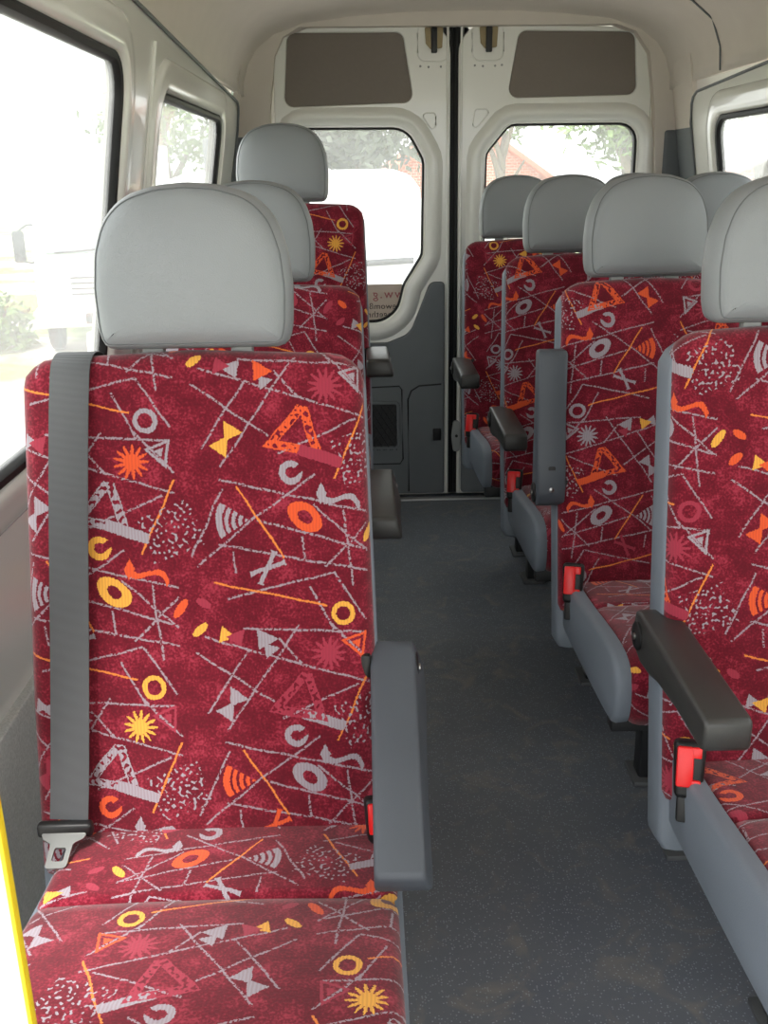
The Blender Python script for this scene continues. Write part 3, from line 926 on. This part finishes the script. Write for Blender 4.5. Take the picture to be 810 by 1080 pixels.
def make_seat(label, loc, places, wid, arm=None, flip=False, uvo=(0, 0), raise_=0.0, buckle=True, legx=(-.16, .16), extra_in=0.0, hr_dx=0.0, arm_side=-1, hr_h=.205, cdx=0.0, cw=None):
    """places: number of seats side by side; local x centred on the bench; aisle edge is -places*wid/2 for offside benches"""
    name = 'passenger_seat' if places == 1 else 'double_passenger_seat'
    root = empty(name, loc)
    tag(root, label, 'seat', 'passenger seats')
    rz = raise_
    half = places * wid / 2
    cx = [-half + wid * (i + .5) for i in range(places)]
    for i, x in enumerate(cx):
        fu = -1 if flip else 1
        du, dv = uvo[0] + i * .37, uvo[1] + i * .11
        # --- backrest: fabric face over a grey vinyl shell
        w0, w1 = wid / 2 - .012, wid / 2 - .002
        T1 = .632
        lp = resample(round_poly([(-w1, -.07), (w1, -.07), (w1, .18), (w0, T1 - .02), (w0 - .03, T1), (0, T1 + .008), (-w0 + .03, T1), (-w0, T1 - .02), (-w1, .18)], [.02, .02, .1, .03, .04, .3, .04, .03, .1], 6), 140)
        def Bb(a, t, d, x=x):
            yy, zz = back_point(t, d); return V((x + a, yy, zz + rz))
        bm = bmesh.new()
        prof = [(.012, -.048), (.004, -.044), (.0, -.034), (.0, -.022), (.003, -.012), (.010, -.004), (.020, .0)]
        pillow(bm, lp, prof, Bb, bulge=.010, inner=8, uvf=lambda u, v: (fu * (u + (0 if not flip else 0)) + du, v + dv))
        bmesh.ops.recalc_face_normals(bm, faces=bm.faces)
        bk = link('backrest', bm, FABRIC, root, angle=80)
        bm = bmesh.new()
        lps = resample(round_poly([(-w1 - .003, -.15), (w1 + .003, -.15), (w1 + .003, .18), (w0 + .003, T1 - .03), (w0 - .025, T1 - .008), (-w0 + .025, T1 - .008), (-w0 - .003, T1 - .03), (-w1 - .003, .18)], [.02, .02, .1, .03, .04, .04, .03, .1], 6), 120)
        pillow(bm, lps, [(.05, -.115), (.02, -.108), (.004, -.094), (.0, -.075), (.0, -.030), (.003, -.020), (.006, -.018)], Bb, bulge=0, inner=2)
        bmesh.ops.recalc_face_normals(bm, faces=bm.faces)
        link('back_shell', bm, SHELLV, bk, angle=80)
        # --- headrest
        make_headrest(root, x + hr_dx, 1.073 + rz, .128, h=hr_h)
        # --- cushion
        pr = [(.02, .345), (.02, .448), (-.02, .452), (-.140, .464), (-.150, .4625), (-.1565, .4580), (-.163, .4645), (-.18, .4695), (-.30, .487), (-.385, .496), (-.425, .494), (-.452, .482), (-.466, .462), (-.470, .43), (-.466, .395), (-.455, .372), (-.43, .362), (-.25, .352)]
        pr = chaikin(pr, 1)[::-1] if False else pr
        # resample the soft parts but keep the seam
        pr = [(y, z + rz) for y, z in pr]
        area = sum(pr[k - 1][0] * pr[k][1] - pr[k][0] * pr[k - 1][1] for k in range(len(pr)))
        sg = 1 if area > 0 else -1
        inn = .026
        xa, xb = x + cdx - wid / 2 + (inn if i == 0 else .004), x + cdx + wid / 2 - (inn if i == places - 1 else .004)
        if places == 1: xa, xb = x + cdx - (cw or wid) / 2 + .006, x + cdx + (cw or wid) / 2 - .006
        ds = [(0, .020), (.004, .010), (.011, .003), (.022, 0)]
        secs = [(xa + a, sg * d) for a, d in ds] + [(xa + (xb - xa) * k / 6, sg * -.004 * sin(pi * k / 6)) for k in range(1, 6)] + [(xb - a, sg * d) for a, d in reversed(ds)]
        bm = bmesh.new()
        sweep_x(bm, pr, secs, uvf=lambda u, v: (-fu * (u - x) + du + .13, -v + dv + .62))
        link('seat_cushion', bm, FABRIC, root, angle=60)
    # --- grey side cheeks of the cushion
    for s in (-1, 1):
        pc = [(.075, .335), (.06, .470), (-.02, .456), (-.13, .463), (-.30, .486), (-.385, .492), (-.425, .488), (-.450, .474), (-.460, .452), (-.463, .42), (-.458, .388), (-.44, .366), (-.41, .358), (-.20, .345)]
        pc = chaikin(pc, 2)
        pc = [(y, z + rz - (.014 if places == 1 else 0)) for y, z in pc]
        area = sum(pc[k - 1][0] * pc[k][1] - pc[k][0] * pc[k - 1][1] for k in range(len(pc)))
        sg = 1 if area > 0 else -1
        bm = bmesh.new()
        th = .030 if places > 1 else .007
        hc = cw / 2 if cw else half
        xo = cdx + s * (hc - .002); xi = cdx + s * (hc - th)
        sec_ = [(xo, .010), (xo - s * .004, .003), (xo - s * .010, 0.0), (xi, 0.002)]
        sweep_x(bm, pc, [(a, sg * d) for a, d in (sec_ if s > 0 else sec_)])
        link('cushion_side', bm, SHELLV, root, angle=60)
    # --- under frame and legs
    bm = bmesh.new()
    for yy in (-.05, -.37): rbox(bm, (0, yy, .335 + rz), (half * 2 - .06, .035, .035), .004)
    for xx in legx: rbox(bm, (xx, -.21, .338 + rz), (.03, .38, .03), .004)
    link('seat_frame', bm, STEELB, root)
    for xx in legx:
        for yy in (-.05, -.30):
            bm = bmesh.new()
            h = .325 + rz
            rbox(bm, (xx, yy, h / 2), (.04, .05, h), .005)
            lg = link('leg', bm, STEELB, root)
            bm = bmesh.new(); rbox(bm, (xx, yy, .006), (.07, .09, .012), .003)
            link('foot_plate', bm, FOOT, lg)
    if arm is not None:
        make_armrest(root, arm_side * (half - .0) + arm_side * -.002 + arm[2], .072, .65 + rz + (arm[3] if len(arm) > 3 else 0), arm[0], arm[1], flip=arm_side * -1, flare=.016 if arm_side > 0 else 0.0)
    return root, half, cx

G_ARM, B_ARM = ARM, ARMB
W1 = .466
# nearside singles: centre x
Y1 = 1.139
s1, h1, _ = make_seat('nearest single red seat with a grey seat belt hanging down its backrest', (-.229, Y1, 0), 1, W1, arm=(-30, G_ARM, .021), flip=False, uvo=(-.229, 0), arm_side=1, cdx=.032, cw=.452, hr_dx=.005)
s2, h2, _ = make_seat('single red seat mostly hidden directly behind the seat with the hanging belt', (-.236, 1.985, 0), 1, W1, arm=(0, B_ARM, .022), uvo=(.10, .255), arm_side=1)
s3, h3, _ = make_seat('raised single red seat standing highest, in front of the lettered rear door window', (-.228, 2.73, 0), 1, W1, arm=(4, B_ARM, .020), uvo=(.05, .16), raise_=.145, arm_side=1)
# offside doubles: aisle edge given
WD = .402
def dbl(label, edge, y, arm, uvo, flip=True, **k):
    return make_seat(label, (edge + WD, y, 0), 2, WD, arm=arm, flip=flip, uvo=uvo, legx=(-.20, .20), hr_dx=-.012, cdx=.012, **k)
d1, hd, _ = dbl('nearest double red seat with lowered black armrest, cut off by the right picture edge', .424, 1.272, (0, B_ARM, -.002, -.022), (.13, .27), flip=False)
d2, hd, _ = dbl('double red seat with its dark armrest folded upright beside the aisle', .394, 1.962, (92, G_ARM, -.018, -.015), (.05, .02))
d3, hd, _ = dbl('double red seat standing right behind the one with the upright armrest', .372, 2.668, (0, B_ARM, -.006, -.02), (.02, .02))
d4, hd, _ = dbl('rearmost double red seat close against the right-hand rear door', .325, 3.36, (0, B_ARM, -.006), (.12, .12))

# buckles on the aisle side
for s in (d1, d2, d3, d4):
    make_buckle(s, -hd + .022, -.045, .468, rz=radians(-14), tilt=-18, s=1.12)
make_buckle(s1, h1 - .006, -.035, .486, rz=radians(10), tilt=-12, s=.80)

# --- seat belt of the nearest single seat
def bez(pts, n):
    out = []
    for i in range(len(pts) - 1):
        p0 = V(pts[max(i - 1, 0)]); p1 = V(pts[i]); p2 = V(pts[i + 1]); p3 = V(pts[min(i + 2, len(pts) - 1)])
        for k in range(n):
            t = k / n
            out.append(0.5 * ((2 * p1) + (p2 - p0) * t + (2 * p0 - 5 * p1 + 4 * p2 - p3) * t * t + (3 * p1 - p0 - 3 * p2 + p3) * t ** 3))
    out.append(V(pts[-1])); return out

def strap(bm, path, w, th=.0016, tilt=0.0):
    """flat ribbon along a path, facing -y"""
    rings = []
    for i, p in enumerate(path):
        t = (path[min(i + 1, len(path) - 1)] - path[max(i - 1, 0)]).normalized()
        sdir = V((1, 0, 0)); sdir = (sdir - t * sdir.dot(t)).normalized()
        n = sdir.cross(t).normalized()
        ring = []
        for a, b in ((-1, -1), (-.96, -1.2), (0, -1.0), (.96, -1.2), (1, -1), (1, 1), (0, 1), (-1, 1)):
            ring.append(bm.verts.new(p + sdir * (a * w / 2) + n * (b * th / 2)))
        rings.append(ring)
    for A, C in zip(rings, rings[1:]): bridge(bm, A, C)
    bm.faces.new(list(reversed(rings[0]))); bm.faces.new(rings[-1])
    bmesh.ops.recalc_face_normals(bm, faces=bm.faces)

bx0, bx1 = -.150, -.178      # strap x at top and bottom in seat frame
pts = []
for (t, d, f) in ((.40, -.118, .0), (.60, -.112, .0), (.628, -.085, 0), (.640, -.045, .0), (.632, -.004, .02), (.595, .014, .07), (.45, .022, .3), (.25, .024, .6), (.10, .026, .85), (.030, .028, 1.0)):
    yy, zz = back_point(t, d)
    pts.append((bx0 + (bx1 - bx0) * f, yy, zz))
belt_path = bez(pts, 6)
bm = bmesh.new(); strap(bm, belt_path, .050)
belt = link('seat_belt', bm, WEB, s1, angle=50)
yb, zb = back_point(.030, .030)
bm = bmesh.new()
rbox(bm, (bx1 - .004, yb - .004, zb - .010), (.072, .016, .020), .005, 3)
tg = link('tongue_cover', bm, BLACK, belt)
bm = bmesh.new()
Bt = basis((bx1 - .003, yb - .012, zb - .012), (1, 0, 0), (0, -.95, -.312), (0, -.312, .95))
ol = round_poly([(-.030, 0), (.030, 0), (.026, .009), (.0145, .016), (.0135, .052), (-.0135, .052), (-.0145, .016), (-.026, .009)][::-1], [.002, .004, .004, .006, .006, .004, .004, .002], 4)
hl_ = rrect(-.0075, .0075, .022, .042, .003, 3)
if sum(ol[i - 1][0] * ol[i][1] - ol[i][0] * ol[i - 1][1] for i in range(len(ol))) < 0: ol = ol[::-1]
fill_holes(bm, ol, [hl_], Bt, .0015); fill_holes(bm, ol, [hl_], Bt, -.0015)
ring_sweep(bm, ol, [(0, .0015), (0, -.0015)], Bt); ring_sweep(bm, hl_, [(0, .0015), (0, -.0015)], Bt)
bmesh.ops.remove_doubles(bm, verts=bm.verts, dist=1e-5)
bmesh.ops.recalc_face_normals(bm, faces=bm.faces)
link('tongue', bm, CHROME, belt, angle=30)

# ------------------------------------------------------------------ white partition with yellow edging by the step
part = empty('partition_panel', (-.254, .58, 0))
tag(part, 'white partition panel with thin yellow edge strip at the lower left corner', 'panel')
bm = bmesh.new()
Bp = basis((0, 0, 0), (1, 0, 0), (0, 0, 1), (0, -1, 0))
plate(bm, rrect(-.265, -.006, 0.0, .98, .01), Bp, -.004, .004, .001)
link('board', bm, PANELW, part)
bm = bmesh.new()
rbox(bm, (-.0044, 0, .49), (.0032, .0095, .98), .001)
link('edge_strip', bm, YELLOW, part)

# ------------------------------------------------------------------ sticker with mirrored lettering on the rear window
stk = empty('window_sticker', (.02, REAR + .022, .79))
tag(stk, 'beige sticker with mirrored red and black lettering low on the left rear window', 'sticker')
MSTICK = mat('sticker_film', srgb(206, 190, 176), 0.6, 0.3, var=0.03)
RTXT = mat('red_lettering', srgb(168, 92, 96), 0.6)
KTXT = mat('black_lettering', srgb(66, 58, 54), 0.6)
bm = bmesh.new()
Bs = basis((0, 0, 0), (1, 0, 0), (0, 0, 1), (0, -1, 0))
sl = round_poly([(-.26, -.060), (.035, -.060), (.095, -.02), (.112, .040), (.118, .085), (-.26, .083)], [.004, .03, .05, .03, .002, .002], 5)
plate(bm, sl, Bs, -.0008, 0.0)
link('film', bm, MSTICK, stk, smooth=False)
def text(body, size, x, z, m, name='lettering', space=1.08):
    cu = bpy.data.curves.new(name, 'FONT'); cu.body = body; cu.size = size
    cu.align_x = 'LEFT'; cu.extrude = .0003; cu.materials.append(m); cu.resolution_u = 3
    cu.space_character = space
    tmp = bpy.data.objects.new('tmp', cu); COL.objects.link(tmp)
    me = bpy.data.meshes.new_from_object(tmp.evaluated_get(bpy.context.evaluated_depsgraph_get()))
    bpy.data.objects.remove(tmp); bpy.data.curves.remove(cu)
    o = bpy.data.objects.new(name, me); COL.objects.link(o); o.parent = stk
    # read from outside: mirrored seen from the cabin
    o.rotation_euler = (pi / 2, 0, pi); o.location = (x, -.0012, z)
    return o
text('www.g', .050, .166, .030, RTXT, space=1.25)
text('newomßilo to', .034, .112, -.012, KTXT)
text('togethrevitogo', .034, .090, -.044, KTXT)

# ------------------------------------------------------------------ outside
def make_ground():
    m, nt, b = new_mat('grass_and_bounce_gravel')
    N = nt.nodes; Lk = nt.links
    tc = N.new('ShaderNodeTexCoord')
    n1 = N.new('ShaderNodeTexNoise'); n1.inputs['Scale'].default_value = 0.6; n1.inputs['Detail'].default_value = 8
    Lk.new(tc.outputs['Object'], n1.inputs['Vector'])
    cr = N.new('ShaderNodeValToRGB')
    cr.color_ramp.elements[0].position = .40; cr.color_ramp.elements[0].color = srgb(196, 190, 176)
    cr.color_ramp.elements[1].position = .56; cr.color_ramp.elements[1].color = srgb(112, 136, 60)
    Lk.new(n1.outputs['Fac'], cr.inputs['Fac'])
    # pale gravel added close to the van to bounce light inside, grass further off
    ln = N.new('ShaderNodeVectorMath'); ln.operation = 'LENGTH'; Lk.new(tc.outputs['Object'], ln.inputs[0])
    ad = N.new('ShaderNodeMath'); ad.operation = 'MULTIPLY_ADD'; ad.inputs[1].default_value = 6.0; Lk.new(n1.outputs['Fac'], ad.inputs[0]); Lk.new(ln.outputs['Value'], ad.inputs[2])
    mr = N.new('ShaderNodeMapRange'); mr.inputs['From Min'].default_value = 11.0; mr.inputs['From Max'].default_value = 12.5; Lk.new(ad.outputs[0], mr.inputs['Value'])
    mx = N.new('ShaderNodeMix'); mx.data_type = 'RGBA'; Lk.new(mr.outputs[0], mx.inputs['Factor'])
    mx.inputs['A'].default_value = srgb(204, 199, 190); Lk.new(cr.outputs['Color'], mx.inputs['B'])
    Lk.new(mx.outputs['Result'], b.inputs['Base Color'])
    b.inputs['Roughness'].default_value = .9
    return m
bm = bmesh.new()
bmesh.ops.create_grid(bm, x_segments=60, y_segments=60, size=45)
def ground_z(x, y):
    f = min(1, max(0, (-x - 1.6) / 1.6)) * min(1, max(0, (y - 6.5) / 3.5))
    return -.72 - .08 * f * f * (3 - 2 * f)
for v in bm.verts:
    v.co += V((0, 12, 0)); v.co.z = ground_z(v.co.x, v.co.y)
struct(link('ground', bm, make_ground(), smooth=False))

LEAF = mat('leaf_green', srgb(104, 128, 72), .7, .2, var=.35, vscale=1.5)
LEAFD = mat('grey_green_leaf', srgb(84, 92, 78), .7, .2, var=.3, vscale=1.5)
BARK = mat('bark', srgb(110, 98, 84), .9, .1, var=.2)
def tree(name, label, loc, h, cr, n, m, cz=.65, ez=.75, leaf=.16, cat='tree', group=None):
    t = empty(name, loc); tag(t, label, cat, group)
    rnd = random.Random(hash(label) % 1000 if False else int(abs(loc[0] * 13 + loc[1] * 7)))
    bm = bmesh.new()
    tube(bm, [(0, 0, 0), (.06, .03, h * .25), (-.04, .05, h * .5), (.05, 0, h * .8)], [h * .035, h * .028, h * .022, h * .008], 9)
    for k in range(5):
        a = k * 1.26 + rnd.random(); r = cr * .65
        tube(bm, [(0, 0, h * (.34 + .06 * k)), (cos(a) * r * .5, sin(a) * r * .5, h * (.48 + .05 * k)), (cos(a) * r, sin(a) * r, h * (.56 + .06 * k))], [h * .016, h * .01, h * .004], 6)
    link('trunk', bm, BARK, t)
    bm = bmesh.new()
    clumps = [(rnd.gauss(0, .42) * cr, rnd.gauss(0, .42) * cr, h * cz + rnd.gauss(0, .36) * cr * ez) for _ in range(26)]
    for k in range(n):
        c = V(clumps[k % 26]) + V((rnd.gauss(0, .16), rnd.gauss(0, .16), rnd.gauss(0, .14))) * cr
        a = V((rnd.gauss(0, 1), rnd.gauss(0, 1), rnd.gauss(0, 1))).normalized(); b = a.orthogonal().normalized()
        s = leaf * rnd.uniform(.6, 1.2)
        vs = [bm.verts.new(c + a * (s * p) + b * (s * q)) for p, q in ((-1, 0), (-.2, -.42), (.8, -.1), (1, 0), (.3, .4))]
        bm.faces.new(vs)
    link('crown', bm, m, t, smooth=False)
    return t
tree('tree', 'dark leafy tree seen through the top of the left rear door window', (-.1, 15.0, -.72), 4.4, 1.35, 3000, LEAFD, cz=.60, ez=.45, leaf=.10)
tree('tree', 'light green tree seen through the right half of the right rear door window', (3.55, 14.0, -.72), 4.3, 1.0, 1100, LEAF, cz=.60, leaf=.09)
tree('tree', 'small tree top beside the gable, at the left corner of the right rear window', (2.5, 19.0, -.72), 4.0, .6, 420, LEAF, cz=.74, leaf=.10)
tree('tree', 'pale tree outside the small left side window', (-4.5, 24.0, -.80), 5.4, 1.4, 900, LEAF, cz=.60, leaf=.12)
tree('tree', 'tree outside the right side window above the red roof', (5.7, 15.0, -.72), 4.6, 1.0, 800, LEAF, cz=.64, leaf=.10)
# shrubs behind the truck
def shrub(label, loc, r, n, m=LEAF):
    t = empty('shrub', loc); tag(t, label, 'shrub')
    rnd = random.Random(int(abs(loc[0] * 31 + loc[1] * 17)))
    bm = bmesh.new()
    for k in range(6):
        a = k * 1.05
        tube(bm, [(0, 0, 0), (cos(a) * r * .3, sin(a) * r * .3, r * .5), (cos(a) * r * .55, sin(a) * r * .55, r * .95)], [.03, .02, .01], 5)
    link('stem', bm, BARK, t)
    bm = bmesh.new()
    for k in range(n):
        a = rnd.uniform(0, 2 * pi); e = rnd.random(); rr = r * sqrt(rnd.random())
        c = V((cos(a) * rr, sin(a) * rr, r * 1.3 * e * (1 - .5 * (rr / r) ** 2) + .05))
        d = V((rnd.gauss(0, 1), rnd.gauss(0, 1), rnd.gauss(0, 1))).normalized(); b = d.orthogonal().normalized(); s = .09 * rnd.uniform(.6, 1.3)
        bm.faces.new([bm.verts.new(c + d * (s * p) + b * (s * q)) for p, q in ((-1, 0), (0, -.4), (1, 0), (0, .4))])
    link('foliage', bm, m, t, smooth=False)
shrub('low green shrub at the left of the white truck', (-5.0, 13.2, -.80), .6, 600)
shrub('bushy shrub far outside the small left side window', (-3.9, 20.0, -.80), 1.3, 900)

# white truck seen through the nearside window
TP = mat('truck_white_paint', srgb(236, 238, 240), .3, .5, var=.02)
TG = mat('truck_windscreen', srgb(160, 172, 180), .12, .6, var=.05)
TD = mat('truck_dark_plastic', srgb(44, 48, 54), .5, .4, var=.1)
def truck():
    t = empty('truck', (-3.22, 12.6, -.79), radians(11)); t.scale = (.88, .88, .88); tag(t, 'white flat-fronted truck parked on the grass outside the left window', 'truck')
    bm = bmesh.new()
    prof = chaikin([(0, .55), (2.0, .55), (2.0, 2.35), (.42, 2.35), (.22, 2.25), (.02, 1.35), (-.02, 1.15), (-.02, .60)], 1)
    n = len(prof); rings = []
    nn = normals2(prof)
    for x, d in ((-.95, .06), (-.91, .015), (-.85, 0), (.85, 0), (.91, .015), (.95, .06)):
        rings.append([bm.verts.new((x, p[0] - q.x * d, p[1] - q.y * d)) for p, q in zip(prof, nn)])
    for a, b in zip(rings, rings[1:]): bridge(bm, a, b)
    bm.faces.new(rings[0]); bm.faces.new(rings[-1])
    bmesh.ops.recalc_face_normals(bm, faces=bm.faces)
    link('cab', bm, TP, t)
    bm = bmesh.new()
    Bw = basis((0, .0, 1.36), (1, 0, 0), (0, .2158, .9764), (0, -.9764, .2158))
    plate(bm, rrect(-.80, .80, .05, .85, .08), Bw, -.03, .022, .01)
    ws = link('windscreen', bm, TG, t)
    for sx in (-.35, .25):
        bm = bmesh.new()
        tube(bm, [Bw(sx - .3, .06, .03), Bw(sx, .075, .032), Bw(sx + .32, .10, .03)], .014, 6)
        link('wiper', bm, TD, ws)
    bm = bmesh.new()
    for k in range(4): rbox(bm, (0, -.025, .86 + k * .075), (.95, .03, .022), .006)
    link('grille', bm, TD, t)
    for sx in (-.68, .68):
        bm = bmesh.new(); plate(bm, rrect(sx - .17, sx + .17, .80, .98, .04), basis((0, -.02, 0), (1, 0, 0), (0, 0, 1), (0, -1, 0)), -.02, .02, .01)
        link('headlamp', bm, TG, t)
    bm = bmesh.new(); rbox(bm, (0, -.07, .56), (1.94, .22, .28), .04, 3)
    bp_ = link('bumper', bm, TP, t)
    bm = bmesh.new(); rbox(bm, (0, -.185, .54), (.62, .012, .15), .01)
    link('number_plate', bm, TD, bp_)
    bm = bmesh.new(); rbox(bm, (0, .9, .46), (.8, 1.7, .12), .02)
    link('chassis', bm, TD, t)
    for sx in (-1.09, 1.09):
        bm = bmesh.new(); rbox(bm, (sx, -.05, 1.52), (.16, .09, .42), .04, 3)
        tube(bm, [(sx, -.03, 1.72), (sx * .9, .05, 1.8), (sx * .84, .14, 1.8)], .015, 6); tube(bm, [(sx, -.03, 1.34), (sx * .9, .03, 1.30), (sx * .84, .08, 1.30)], .015, 6)
        link('mirror', bm, TD, t)
        for yy in (.75, ):
            bm = bmesh.new()
            lathe(bm, [(.22, -.10), (.36, -.10), (.40, -.07), (.40, .07), (.36, .10), (.22, .10)], basis((sx * .74, yy, .40), (0, 1, 0), (0, 0, 1), (1, 0, 0)), 24)
            bmesh.ops.recalc_face_normals(bm, faces=bm.faces)
            wl_ = link('wheel', bm, RUBBER, t)
            bm = bmesh.new()
            lathe(bm, [(.21, -.09), (.21, .09), (.08, .11)], basis((sx * .74, yy, .40), (0, 1, 0), (0, 0, 1), (1 if sx > 0 else -1, 0, 0)), 18)
            link('rim', bm, LEGM, wl_)
    # box body behind the cab
    bm = bmesh.new(); rbox(bm, (0, 4.2, 1.75), (2.0, 4.2, 2.2), .03)
    link('cargo_body', bm, TP, t)
    for sx in (-.8, .8):
        bm = bmesh.new()
        lathe(bm, [(.22, -.12), (.36, -.12), (.40, -.08), (.40, .08), (.36, .12), (.22, .12)], basis((sx, 5.0, .40), (0, 1, 0), (0, 0, 1), (1, 0, 0)), 24)
        bmesh.ops.recalc_face_normals(bm, faces=bm.faces)
        link('wheel', bm, RUBBER, t)
truck()
# white marker post
bm = bmesh.new()
lathe(bm, [(.07, 0), (.07, .70), (.06, .76), (.02, .78)], basis((-2.40, 8.8, ground_z(-2.40, 8.8)), (1, 0, 0), (0, 1, 0), (0, 0, 1)), 16)
tag(link('marker_post', bm, TP), 'short white post standing on the grass in front of the truck', 'post')

# white van filling the nearside rear window
def white_van():
    t = empty('van', (-.55, 7.6, -.72), radians(3)); tag(t, 'white van parked close behind the left rear door window', 'van')
    bm = bmesh.new()
    prof = chaikin([(0, .30), (4.2, .30), (4.2, 1.9), (4.0, 2.06), (.35, 2.06), (.10, 1.9), (-.02, 1.0)], 2)
    nn = normals2(prof); rings = []
    for x, d in ((-.98, .10), (-.93, .03), (-.84, 0), (.84, 0), (.93, .03), (.98, .10)):
        rings.append([bm.verts.new((x, p[0] - q.x * d, p[1] - q.y * d)) for p, q in zip(prof, nn)])
    for a, b in zip(rings, rings[1:]): bridge(bm, a, b)
    bm.faces.new(rings[0]); bm.faces.new(rings[-1])
    bmesh.ops.recalc_face_normals(bm, faces=bm.faces)
    link('body', bm, TP, t)
    bm = bmesh.new(); Bw = basis((0, .0, 1.30), (1, 0, 0), (0, .12, .993), (0, -.993, .12))
    plate(bm, rrect(-.78, .78, .17, .58, .09), Bw, -.03, .02, .01)
    link('rear_window', bm, TP, t)
    bm = bmesh.new(); tube(bm, [(-.9, .0, 1.40), (-.3, .0, 1.375), (.3, .0, 1.375), (.9, .0, 1.40)], .026, 6)
    link('panel_line', bm, TD, t)
    bm = bmesh.new(); rbox(bm, (0, -.06, .45), (1.9, .2, .24), .05, 3)
    link('bumper', bm, TP, t)
    for sx in (-.86, .86):
        bm = bmesh.new(); rbox(bm, (sx, .02, .95), (.14, .08, .34), .02)
        link('tail_lamp', bm, mat('lamp_lens', srgb(214, 190, 186), .2), t)
        for yy in (.8, 3.4):
            bm = bmesh.new()
            lathe(bm, [(.2, -.1), (.31, -.1), (.34, -.07), (.34, .07), (.31, .1), (.2, .1)], basis((sx, yy, .34), (0, 1, 0), (0, 0, 1), (1, 0, 0)), 20)
            bmesh.ops.recalc_face_normals(bm, faces=bm.faces)
            link('wheel', bm, RUBBER, t)
white_van()

# brick gable house and a red-roofed house
def make_brick():
    m, nt, b = new_mat('red_brick')
    N = nt.nodes; Lk = nt.links
    tc = N.new('ShaderNodeTexCoord'); mp = N.new('ShaderNodeMapping'); mp.inputs['Rotation'].default_value = (pi / 2, 0, 0)
    br = N.new('ShaderNodeTexBrick'); br.inputs['Scale'].default_value = 4
    br.inputs['Color1'].default_value = srgb(186, 104, 82); br.inputs['Color2'].default_value = srgb(200, 122, 98); br.inputs['Mortar'].default_value = srgb(200, 188, 176)
    Lk.new(tc.outputs['Object'], mp.inputs['Vector']); Lk.new(mp.outputs[0], br.inputs['Vector']); Lk.new(br.outputs['Color'], b.inputs['Base Color'])
    b.inputs['Roughness'].default_value = .85
    return m
BRICK = make_brick()
ROOF = mat('terracotta_roof', srgb(190, 110, 88), .8, .2, var=.12, vscale=3)
def house(label, loc, rz, w, d, eave, ridge, wallm):
    t = empty('house', loc, rz); tag(t, label, 'house')
    bm = bmesh.new()
    g = [(-w / 2, 0), (w / 2, 0), (w / 2, eave), (0, ridge), (-w / 2, eave)]
    plate(bm, g, basis((0, 0, 0), (1, 0, 0), (0, 0, 1), (0, -1, 0)), -d, 0)
    link('wall', bm, wallm, t, smooth=False)
    bm = bmesh.new()
    for s in (-1, 1):
        a = atan2(ridge - eave, w / 2); L = hypot(ridge - eave, w / 2) + .4
        c = V((s * (w / 4 + .12), d / 2, (ridge + eave) / 2 + .06 - .08))
        rbox(bm, c, (L, d + .6, .12), .02, 2, Matrix.Rotation(s * a, 4, 'Y'))
    link('roof', bm, ROOF, t)
    for sx in (-w * .22, w * .22):
        bm = bmesh.new(); rbox(bm, (sx, -.01, eave * .5), (.6, .06, 1.0), .01)
        wf = link('window', bm, TP, t)
        bm = bmesh.new(); rbox(bm, (sx, -.03, eave * .5), (.5, .04, .88), .01)
        link('pane', bm, TG, wf)
house('brick gable house seen through the left part of the right rear door window', (2.3, 24.0, -.72), radians(3), 3.4, 6, 2.0, 3.15, BRICK)
house('red-roofed house outside the right side window', (8.3, 19.0, -.72), radians(-20), 5.5, 7, 1.6, 2.4, BRICK)

# ------------------------------------------------------------------ light
w = bpy.data.worlds.new('World'); SC.world = w; w.use_nodes = True
nt = w.node_tree; bg = nt.nodes['Background']
bg.inputs['Color'].default_value = (0.97, 0.985, 1.0, 1)
bg.inputs['Strength'].default_value = 1.0
sun = bpy.data.lights.new('sun', 'SUN'); sun.energy = 2.0; sun.angle = radians(12); sun.color = (1, .97, .92)
so = bpy.data.objects.new('sun', sun); COL.objects.link(so); so.rotation_euler = (radians(20), radians(-14), 0)

# ------------------------------------------------------------------ camera
F, CX, CY = 1050.0, 405.0, 540.0
yaw, pit, rol = radians(-0.714441883), radians(18.645626146), radians(-1.0)
Mc = Matrix.Rotation(yaw, 4, 'Z') @ Matrix.Rotation(pi / 2 - pit, 4, 'X') @ Matrix.Rotation(rol, 4, 'Z')
cam = bpy.data.cameras.new('camera'); co = bpy.data.objects.new('camera', cam); COL.objects.link(co)
co.matrix_world = Matrix.Translation((0, 0, 1.28)) @ Mc
cam.sensor_fit = 'VERTICAL'; cam.sensor_height = 36; cam.sensor_width = 27; cam.lens = F * 36 / 1080
cam.clip_start = .02; cam.clip_end = 200
SC.camera = co

SC.view_settings.view_transform = 'Standard'; SC.view_settings.look = 'None'
SC.view_settings.gamma = 1; SC.view_settings.use_curve_mapping = False
SC.view_settings.exposure = 1.6
SC.cycles.use_denoising = True
SC.cycles.max_bounces = 10; SC.cycles.diffuse_bounces = 6; SC.cycles.transparent_max_bounces = 16
